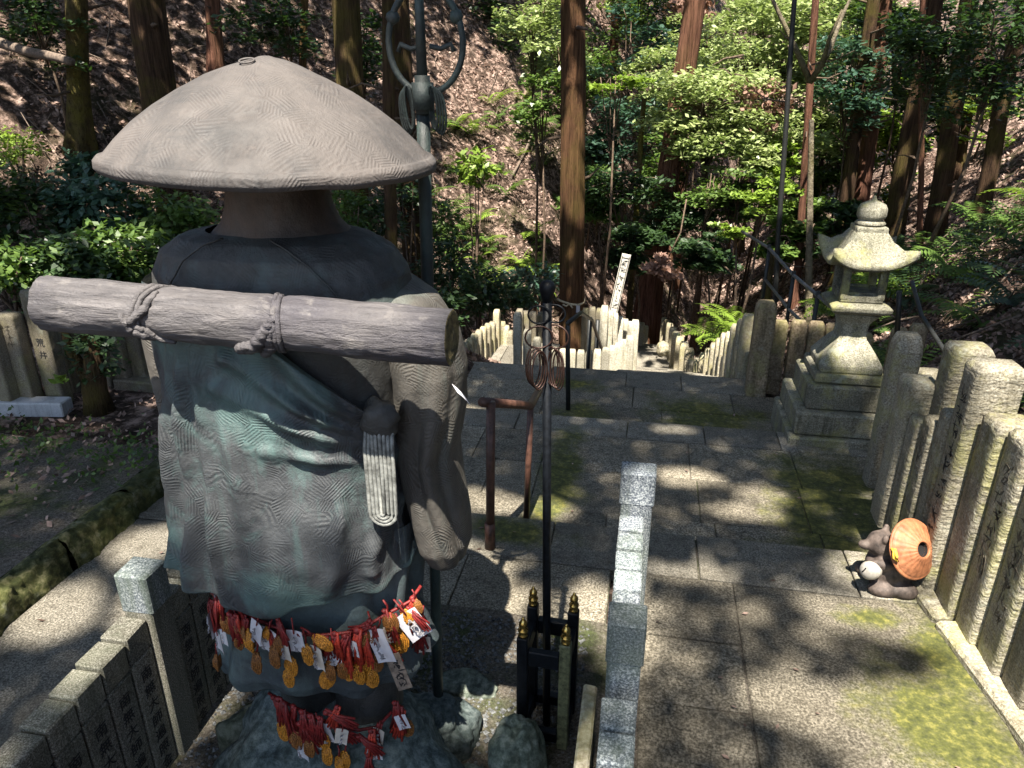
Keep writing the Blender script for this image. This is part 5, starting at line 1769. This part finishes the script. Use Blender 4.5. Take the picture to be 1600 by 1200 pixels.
SH2 = ((535, 330, 45, 45, 7.4, 'leaf_mid', .07, 900), (590, 345, 45, 40, 7.8, 'leaf_dark', .07, 900), (690, 345, 30, 30, 9.5, 'leaf_mid', .09, 500), (700, 420, 50, 45, 8.6, 'leaf_dark', .08, 1100), (745, 455, 50, 38, 8.9, 'leaf_dark', .08, 1100), (830, 440, 45, 36, 10.2, 'leaf_blue', .08, 1100), (790, 465, 42, 26, 9.2, 'leaf_dark', .08, 900), (690, 480, 40, 25, 8.0, 'leaf_dark', .08, 700), (625, 300, 40, 40, 9.0, 'leaf_dark', .08, 700))
for (x, y, w, h, Yp, mt, lf, n) in SH2:
    bush(nth(sorted(q[0] for q in SH2 if q[5] == mt).index(x), len([1 for q in SH2 if q[5] == mt]), LC[mt] + ' bushes between the statue and the big cedar'), x, y, w, h, Yp, M[mt], lf, n, G2)
bush('bright lime fern-like bush on the sunlit slope right of the hat', 745, 262, 34, 26, 11.5, M['leaf_lime'], 0.13, 420)


def sprays(label, px_, py_, wpx, hpx, Yp, mat, leaf, n, stem=None, group=None, name='small_tree', layers=7, trunk=0.03):
    """small tree seen as layered sprays of leaves on a thin stem"""
    c = at(px_, py_, Y=Yp)
    dep = (c - Vector((0, 0, CAMZ))).dot(FWD)
    rx, rz = wpx / F * dep, hpx / F * dep
    b = stem if stem is not None else Vector((c.x + rnd.uniform(-.3, .3), c.y + 0.3, tz(c.x, c.y)))
    root = thing(name, label, 'tree', b, group)
    mb = MB()
    o_ = c - b
    mb.tube([Vector((0, 0, -0.1)), o_ * 0.5 + Vector((0.08, 0, -0.05)), o_ + Vector((0, 0, rz * 0.4))], [trunk, trunk * 0.7, trunk * 0.25], 7)
    cl = []
    for k in range(layers):
        q = Vector((rnd.uniform(-.85, .85) * rx, rnd.uniform(-.8, .8) * rx, rnd.uniform(-.85, .85) * rz))
        cl.append(q)
        mb.tube([o_ * rnd.uniform(0.7, 1.0), o_ + q * 0.6 + Vector((0, 0, 0.06)), o_ + q], [trunk * 0.4, trunk * 0.3, 0.006], 5)
    mb.build('trunk', M['twig'], root, True)
    pts = []
    for q in cl:
        m_ = max(20, n // layers)
        a = nrg.uniform(0, 2 * math.pi, m_)
        rr = np.sqrt(nrg.uniform(0, 1, m_)) * rx * 0.48
        p = np.stack([np.cos(a) * rr, np.sin(a) * rr, nrg.normal(size=m_) * rz * 0.10 - rr * 0.18], 1) + np.array(q)
        pts.append(p)
    pts = np.concatenate(pts)
    link('foliage', quads_mesh('foliage', leaf_arrays(pts, leaf, up=0.75, aspect=0.5), mat), root, o_)
    return root


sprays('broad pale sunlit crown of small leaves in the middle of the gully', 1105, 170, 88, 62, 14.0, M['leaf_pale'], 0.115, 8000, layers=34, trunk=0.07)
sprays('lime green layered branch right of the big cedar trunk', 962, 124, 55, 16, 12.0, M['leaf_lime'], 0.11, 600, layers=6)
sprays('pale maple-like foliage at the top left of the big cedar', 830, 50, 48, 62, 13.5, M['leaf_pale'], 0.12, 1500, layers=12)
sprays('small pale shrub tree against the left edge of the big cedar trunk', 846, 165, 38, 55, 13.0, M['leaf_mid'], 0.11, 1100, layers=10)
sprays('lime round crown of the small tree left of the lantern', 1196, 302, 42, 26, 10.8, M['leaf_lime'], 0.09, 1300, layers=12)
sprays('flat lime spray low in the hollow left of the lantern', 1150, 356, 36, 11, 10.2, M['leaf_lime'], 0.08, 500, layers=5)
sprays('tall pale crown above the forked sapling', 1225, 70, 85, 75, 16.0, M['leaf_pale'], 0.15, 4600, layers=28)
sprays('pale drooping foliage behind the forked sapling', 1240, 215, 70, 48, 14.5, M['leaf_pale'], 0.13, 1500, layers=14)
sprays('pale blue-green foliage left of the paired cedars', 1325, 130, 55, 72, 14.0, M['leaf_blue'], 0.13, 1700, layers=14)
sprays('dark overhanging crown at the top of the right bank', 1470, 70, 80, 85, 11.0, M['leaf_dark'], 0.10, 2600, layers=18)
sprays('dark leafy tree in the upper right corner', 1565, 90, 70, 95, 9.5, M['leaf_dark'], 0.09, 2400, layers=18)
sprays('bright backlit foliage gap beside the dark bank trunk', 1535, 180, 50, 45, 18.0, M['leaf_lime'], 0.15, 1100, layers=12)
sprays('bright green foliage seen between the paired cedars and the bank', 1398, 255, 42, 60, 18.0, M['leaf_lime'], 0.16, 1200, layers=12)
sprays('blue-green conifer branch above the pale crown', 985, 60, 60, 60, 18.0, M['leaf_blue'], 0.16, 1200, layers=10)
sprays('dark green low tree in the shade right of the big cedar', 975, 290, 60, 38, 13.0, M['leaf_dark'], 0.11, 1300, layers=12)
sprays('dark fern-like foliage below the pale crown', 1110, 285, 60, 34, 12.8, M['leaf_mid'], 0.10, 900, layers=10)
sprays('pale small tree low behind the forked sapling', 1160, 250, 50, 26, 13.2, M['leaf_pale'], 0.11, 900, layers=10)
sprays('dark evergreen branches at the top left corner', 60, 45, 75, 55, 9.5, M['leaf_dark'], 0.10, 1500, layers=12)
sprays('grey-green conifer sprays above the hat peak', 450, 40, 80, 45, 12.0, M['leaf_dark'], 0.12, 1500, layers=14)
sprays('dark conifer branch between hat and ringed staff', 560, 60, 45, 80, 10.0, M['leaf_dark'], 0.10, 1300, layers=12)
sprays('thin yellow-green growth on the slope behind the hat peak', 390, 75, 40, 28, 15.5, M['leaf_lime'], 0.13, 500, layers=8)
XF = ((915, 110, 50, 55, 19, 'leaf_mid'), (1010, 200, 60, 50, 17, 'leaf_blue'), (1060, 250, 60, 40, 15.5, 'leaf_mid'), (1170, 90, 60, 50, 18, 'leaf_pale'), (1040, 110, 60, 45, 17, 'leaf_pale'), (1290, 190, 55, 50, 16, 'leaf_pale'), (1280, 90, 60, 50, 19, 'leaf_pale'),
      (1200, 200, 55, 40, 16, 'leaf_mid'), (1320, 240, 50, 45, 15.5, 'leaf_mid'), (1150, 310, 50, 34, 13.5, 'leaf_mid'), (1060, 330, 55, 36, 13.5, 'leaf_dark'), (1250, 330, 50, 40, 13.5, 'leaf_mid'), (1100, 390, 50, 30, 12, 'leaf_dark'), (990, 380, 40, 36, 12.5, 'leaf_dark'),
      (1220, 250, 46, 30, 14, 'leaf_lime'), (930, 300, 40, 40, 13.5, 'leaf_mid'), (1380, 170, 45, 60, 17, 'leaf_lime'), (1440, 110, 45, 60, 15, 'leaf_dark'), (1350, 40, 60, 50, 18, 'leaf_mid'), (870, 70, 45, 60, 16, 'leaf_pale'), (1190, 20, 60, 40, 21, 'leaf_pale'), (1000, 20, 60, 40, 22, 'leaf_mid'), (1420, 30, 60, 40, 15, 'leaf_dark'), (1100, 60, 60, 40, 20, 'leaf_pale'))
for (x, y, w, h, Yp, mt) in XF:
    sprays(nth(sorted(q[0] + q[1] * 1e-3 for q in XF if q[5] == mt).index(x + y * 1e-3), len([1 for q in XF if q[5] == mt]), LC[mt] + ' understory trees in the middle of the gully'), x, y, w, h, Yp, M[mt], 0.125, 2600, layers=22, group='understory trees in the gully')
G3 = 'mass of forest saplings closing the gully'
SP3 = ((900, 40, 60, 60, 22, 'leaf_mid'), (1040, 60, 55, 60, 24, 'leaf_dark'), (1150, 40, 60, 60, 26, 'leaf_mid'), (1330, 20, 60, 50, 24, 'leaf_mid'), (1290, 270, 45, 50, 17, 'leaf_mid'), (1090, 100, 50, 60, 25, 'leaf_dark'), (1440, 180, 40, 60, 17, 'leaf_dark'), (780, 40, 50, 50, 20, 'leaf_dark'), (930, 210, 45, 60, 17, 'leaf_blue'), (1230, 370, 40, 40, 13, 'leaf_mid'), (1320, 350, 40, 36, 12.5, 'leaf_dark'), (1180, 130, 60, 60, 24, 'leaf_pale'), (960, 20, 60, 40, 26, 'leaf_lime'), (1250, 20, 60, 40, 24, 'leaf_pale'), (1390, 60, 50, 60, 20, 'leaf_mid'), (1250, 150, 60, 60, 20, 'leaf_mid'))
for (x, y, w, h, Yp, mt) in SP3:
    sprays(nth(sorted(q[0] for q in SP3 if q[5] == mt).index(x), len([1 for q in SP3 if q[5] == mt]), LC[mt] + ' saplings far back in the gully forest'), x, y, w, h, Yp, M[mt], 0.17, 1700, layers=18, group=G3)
dl = thing('dead_branch', 'lump of dead pinkish leaves hanging over the dark hollow', 'branch', at(1038, 412, Y=11.0))
link('foliage', fol_mesh(0.27, 0.2, 0.2, 420, 0.11, M['dead_leaf'], nclump=12, up=0.2), dl)
MB().tube([(0.05, 0, 0.1), (0.2, 0.1, 0.45), (0.25, 0.3, 0.9)], 0.012, 5).build('stem', M['twig'], dl, True)
dl = thing('dead_branch', 'drooping dead cedar foliage at the top edge of the picture', 'branch', at(1076, 14, Y=20.6))
link('foliage', fol_mesh(0.62, 0.3, 0.22, 700, 0.2, M['dead_leaf'], nclump=16, up=0.1), dl)
MB().tube([(-0.6, 0, 0.3), (0, 0.1, 0.1), (0.6, 0, 0.3)], 0.02, 5).build('stem', M['twig'], dl, True)
dl = thing('dead_branch', 'tangle of dead brown twigs and leaves beside the forked sapling', 'branch', at(1180, 165, Y=13.6))
link('foliage', fol_mesh(0.5, 0.3, 0.4, 500, 0.14, M['dead_leaf'], nclump=14, up=0.1), dl)
mb = MB()
for k in range(16):
    a = Vector((rnd.uniform(-.6, .6), rnd.uniform(-.3, .3), rnd.uniform(-.5, .5)))
    b = a + Vector((rnd.uniform(-.5, .5), rnd.uniform(-.2, .2), rnd.uniform(-.5, .3)))
    mb.tube([a, a.lerp(b, .5) + Vector((0, 0, .06)), b], [0.012, 0.009, 0.004], 4)
mb.build('twigs', M['twig'], dl, True)

# potted-looking dark bush before the carved name fence
bsh = thing('shrub', 'small dark shrub with a thick stem in front of the carved name fence', 'shrub', (-3.36, 3.72, 0.06))
MB().tube([(0, 0, -0.03), (0.0, 0, 0.15), (0.05, 0, 0.4), (0.02, 0, 0.62)], [0.10, 0.075, 0.05, 0.03], 10).tube([(0, 0, .15), (-.1, 0, .4), (-.12, 0, .55)], [.05, .03, .02], 7).build('stem', M['cedar_dark'], bsh, True)
link('foliage', fol_mesh(0.13, 0.12, 0.24, 520, 0.055, M['leaf_dark'], nclump=20), bsh, (0.06, 0, 0.40))
link('foliage', fol_mesh(0.05, 0.04, 0.03, 24, 0.06, M['leaf_lime'], nclump=4), bsh, (-0.15, -0.1, 0.24))

# ferns: fronds are parts
def frond_mesh(L=0.5, mat=None):
    vs = []
    n = 15
    for i in range(1, n + 1):
        t = i / n
        x, z = L * t, 0.34 * L * math.sin(t * 2.2) - 0.10 * L * t * t
        w = L * 0.24 * math.sin(math.pi * min(1, 0.12 + t * 0.9)) + 0.01
        for sg in (-1, 1):
            b = Vector((x, 0, z))
            e = Vector((x + w * 0.35, sg * w, z - w * 0.25))
            h = L * 0.030
            vs += [b - Vector((h, 0, 0)), (b + e) / 2 - Vector((h, 0, -0.006)), e, (b + e) / 2 + Vector((h, 0, 0))]
    return quads_mesh('frond', np.array([tuple(v) for v in vs]), mat)


FR = [frond_mesh(0.5, M['fern']), frond_mesh(0.5, M['leaf_lime']), frond_mesh(0.5, M['leaf_dark'])]


def fern(label, p, s_, kind, group, nf=8):
    root = thing('fern', label, 'fern', p, group)
    root.scale = (s_, s_, s_)
    root.rotation_euler = (rnd.uniform(-.2, .2), rnd.uniform(-.2, .2), rnd.random() * 6.28)
    for k in range(nf):
        o = link('frond', FR[kind], root)
        o.rotation_euler = (rnd.uniform(-.2, .2), rnd.uniform(-.35, .15), 6.283 * k / nf + rnd.uniform(-.3, .3))
        f = rnd.uniform(.75, 1.15)
        o.scale = (f, f, f)


for (x, y, Yp, s_) in ((1118, 508, 8.0, .85), (1140, 503, 7.6, .85), (1155, 492, 7.8, .8), (1102, 510, 8.8, .7)):
    p = at(x, y, Y=Yp)
    fern('bright lime fern above the stone pickets right of the stair', p - Vector((0, 0, 0.12)), s_, 1, 'lime ferns beside the stair pickets')
r5 = random.Random(21)
for k in range(120):
    x, y = r5.uniform(2.0, 6.5), r5.uniform(3.4, 11.5)
    if x < 2.6 and y > 8:
        continue
    z = tz(x, y)
    fern('green fern on the dark bank behind the right stone fence', Vector((x, y, z)), r5.uniform(0.8, 1.5), 0 if r5.random() < 0.62 else (1 if r5.random() < 0.3 else 2), 'ferns on the right bank')
for k in range(46):
    h_ = hit(r5.uniform(660, 880), r5.uniform(150, 470), t0=8)
    if h_.y > 9:
        fern('fern on the sunlit slope left of the big cedar', h_, r5.uniform(0.8, 1.5), r5.choice((0, 1, 0)), 'ferns on the left slope', 6)

# leaf litter over the slopes (nobody could count it)
n = 130000
ang = nrg.uniform(-0.72, 0.56, n) + YAW
dist = 3.5 + 27 * nrg.random(n) ** 1.25
lx, ly = -np.sin(ang) * dist, np.cos(ang) * dist
ok = ((ly > 6.6) | (lx > 2.05) | (lx < -5.4)) & ~((np.abs(lx - 0.3) < 0.6) & (ly < 19))
lx, ly, dist = lx[ok], ly[ok], dist[ok]
lz = terrain(lx, ly) + 0.02
lv = leaf_arrays(np.stack([lx, ly, lz], 1), np.clip(0.032 + 0.0036 * dist, 0.04, 0.14), up=0.5, aspect=0.55)
stuff(link('leaf_litter', quads_mesh('leaf_litter', lv, M['litter'])))
# fallen leaves and small growth on the bed to the left, on the treads
n = 2600
lx, ly = nrg.uniform(-5.4, -2.6, n), nrg.uniform(1.2, 4.2, n)
keep = nrg.random(n) < smooth(1.8, 3.6, ly) * 0.9 + 0.03
lv = leaf_arrays(np.stack([lx, ly, np.where(ly < 3.25, 0.125, 0.08) + 0 * lx], 1)[keep], 0.045, up=0.7)
stuff(link('fallen_leaves', quads_mesh('fallen_leaves', lv, M['litter'])))
n = 1500
lx, ly = nrg.uniform(-5.4, -2.5, n), nrg.normal(3.1, 0.16, n)
lv = leaf_arrays(np.stack([lx, ly, 0.125 + nrg.random(n) * 0.03], 1), 0.035, up=0.2)
stuff(link('low_weeds', quads_mesh('low_weeds', lv, M['leaf_mid'])))
n = 150
lx, ly = nrg.uniform(-2.3, 1.3, n), nrg.uniform(1.5, 5.9, n)
lz = np.where(ly < 3.06, 0, np.where(ly < 4.63, -.15, -.30)) + 0.012
inside = (lx > -1.4) & (lx < 0.1) & (ly < 2.4)
lv = leaf_arrays(np.stack([lx, ly, lz], 1)[~inside], 0.026, up=0.85)
stuff(link('scattered_leaves', quads_mesh('scattered_leaves', lv, M['litter'])))

# fallen wood
fl_ = thing('fallen_log', 'fallen pale trunk lying across the slope at the upper left', 'log', at(-30, 60, Y=9.6))
e = at(112, 97, Y=8.6) - fl_.location
mb = MB()
mb.tube([e * t + Vector((0, 0, 0.01 * math.sin(t * 9))) for t in np.linspace(0, 1, 10)], [0.075 - 0.003 * k for k in range(10)], 14)
mb.build('trunk', M['deadwood'], fl_, True)
for (xa, ya, xb, yb, r_, lab) in ((1490, 390, 1568, 322, 0.035, 'pale dead branch lying on the fern bank at the right edge'), (1380, 345, 1480, 290, 0.05, 'dark root-like branch at the foot of the crooked bank trunk'), (800, 280, 872, 130, 0.03, 'pale leaning branch on the sunlit slope left of the big cedar'), (960, 345, 985, 290, 0.03, 'pale broken stick beside the flared red cedar'), (560, 60, 612, 68, 0.02, 'thin pale stick left of the ringed staff')):
    a, b = hit(xa, ya), hit(xb, yb)
    if (b - a).length > 5:
        b = at(xb, yb, Y=a.y + 0.4)
    t = thing('fallen_branch', lab, 'branch', a + Vector((0, 0, 0.04)))
    d = b - a
    mb = MB()
    mb.tube([d * q + Vector((0.05 * math.sin(q * 7), 0, 0.03 + 0.06 * math.sin(q * 4))) for q in np.linspace(-0.05, 1.05, 9)], [r_ * (1.1 - 0.07 * k) for k in range(9)], 8)
    mb.build('wood', M['deadwood'], t, True)
    if r_ > 0.025:
        m2 = MB()
        m2.tube([d * 0.5 + Vector((0, 0, 0.05)), d * 0.6 + Vector((0.15, -0.1, 0.2))], [r_ * 0.5, r_ * 0.2], 6)
        m2.build('side_twig', M['deadwood'], t, True)
mb = MB()
for k in range(150):
    a = hit(rnd.uniform(0, 860) if k % 3 else rnd.uniform(1400, 1600), rnd.uniform(20, 420) if k % 3 else rnd.uniform(250, 520), t0=5)
    if a.y < 6.3 and a.x < 2.1:
        continue
    L = rnd.uniform(0.2, 0.9)
    q = rnd.random() * 6.28
    b = a + Vector((math.cos(q) * L, math.sin(q) * L, 0))
    b.z = tz(b.x, b.y) + rnd.uniform(0.02, 0.35)
    mb.tube([a + Vector((0, 0, 0.03)), a.lerp(b, 0.5) + Vector((rnd.uniform(-.06, .06), 0, 0.06)), b], [0.012, 0.009, 0.004], 5)
stuff(mb.build('dead_twigs', M['deadwood'], None, True))

# sign board, pipe rails and cable on the bank
sg = thing('sign_board', 'narrow pale sign board with dark characters leaning behind the white pickets', 'sign', at(957, 492, Y=9.4))
tpv = at(979, 398, Y=9.4) - sg.location
mm = (tpv.normalized()).to_track_quat('Z', 'Y').to_matrix().to_4x4()
ang_ = math.atan2(tpv.x, tpv.z)
L = tpv.length
MB().cbox((0, 0, L / 2), (0.115, 0.02, L), 0.003).build('board', M['sign'], sg)
MB().cbox((-0.045, -0.0125, L / 2), (0.008, 0.004, L - 0.06), 0).cbox((0.045, -0.0125, L / 2), (0.008, 0.004, L - 0.06), 0).cbox((0, -0.0125, L - 0.05), (0.085, 0.004, 0.008), 0).build('border', M['ink'], sg)
brush_marks(7, 0.085, 0.095, random.Random(9), (0, -0.013, L * 0.86), FACE_NY, sg, M['ink'])
sg.rotation_euler = (-0.05, ang_, 0)
pr_ = thing('pipe_railing', 'grey pipe railing climbing down the bank left of the lantern', 'railing', at(1200, 470, Y=7.4))
o_ = pr_.location.copy()
PP = [at(1160, 362, Y=9.0), at(1202, 388, Y=8.2), at(1240, 430, Y=7.4), at(1278, 462, Y=6.8), at(1322, 500, Y=6.4)]
mb = MB()
mb.tube([p - o_ for p in PP], 0.018, 8)
mb.tube([p - o_ - Vector((0, 0, 0.34)) for p in PP[1:]], 0.016, 8)
mb.build('rail', M['rust'], pr_, True)
for p in PP[1:]:
    m2 = MB()
    m2.tube([p - o_ + Vector((0, 0, 0.04)), p - o_ - Vector((0, 0, 0.9))], 0.02, 8)
    m2.build('post', M['rail_black'], pr_, True)
cb = thing('black_hose', 'black hose running down the bank right of the lantern', 'hose', at(1408, 440, Y=5.2))
o_ = cb.location.copy()
MB().tube([at(1425, 440, Y=5.3) - o_, at(1440, 490, Y=5.0) - o_ - Vector((0, 0, 0.01)), at(1478, 552, Y=4.4) - o_, at(1500, 590, Y=4.0) - o_], 0.014, 8).build('pipe', M['rail_black'], cb, True)
MB().tube([at(1405, 455, Y=5.2) - o_, at(1402, 520, Y=5.2) - o_], 0.018, 8).build('post', M['rail_black'], cb, True)
fa = thing('fallen_statue', 'small mossy yellowish stone lump beside the path near the ferns', 'stone', at(1036, 545, Y=9.2))
mb = MB()
mb.blob((0, 0, 0), (0.09, 0.10, 0.09), 3, 0.3, 1.8, 2)
mb.build('stone', M['picket'], fa, True)
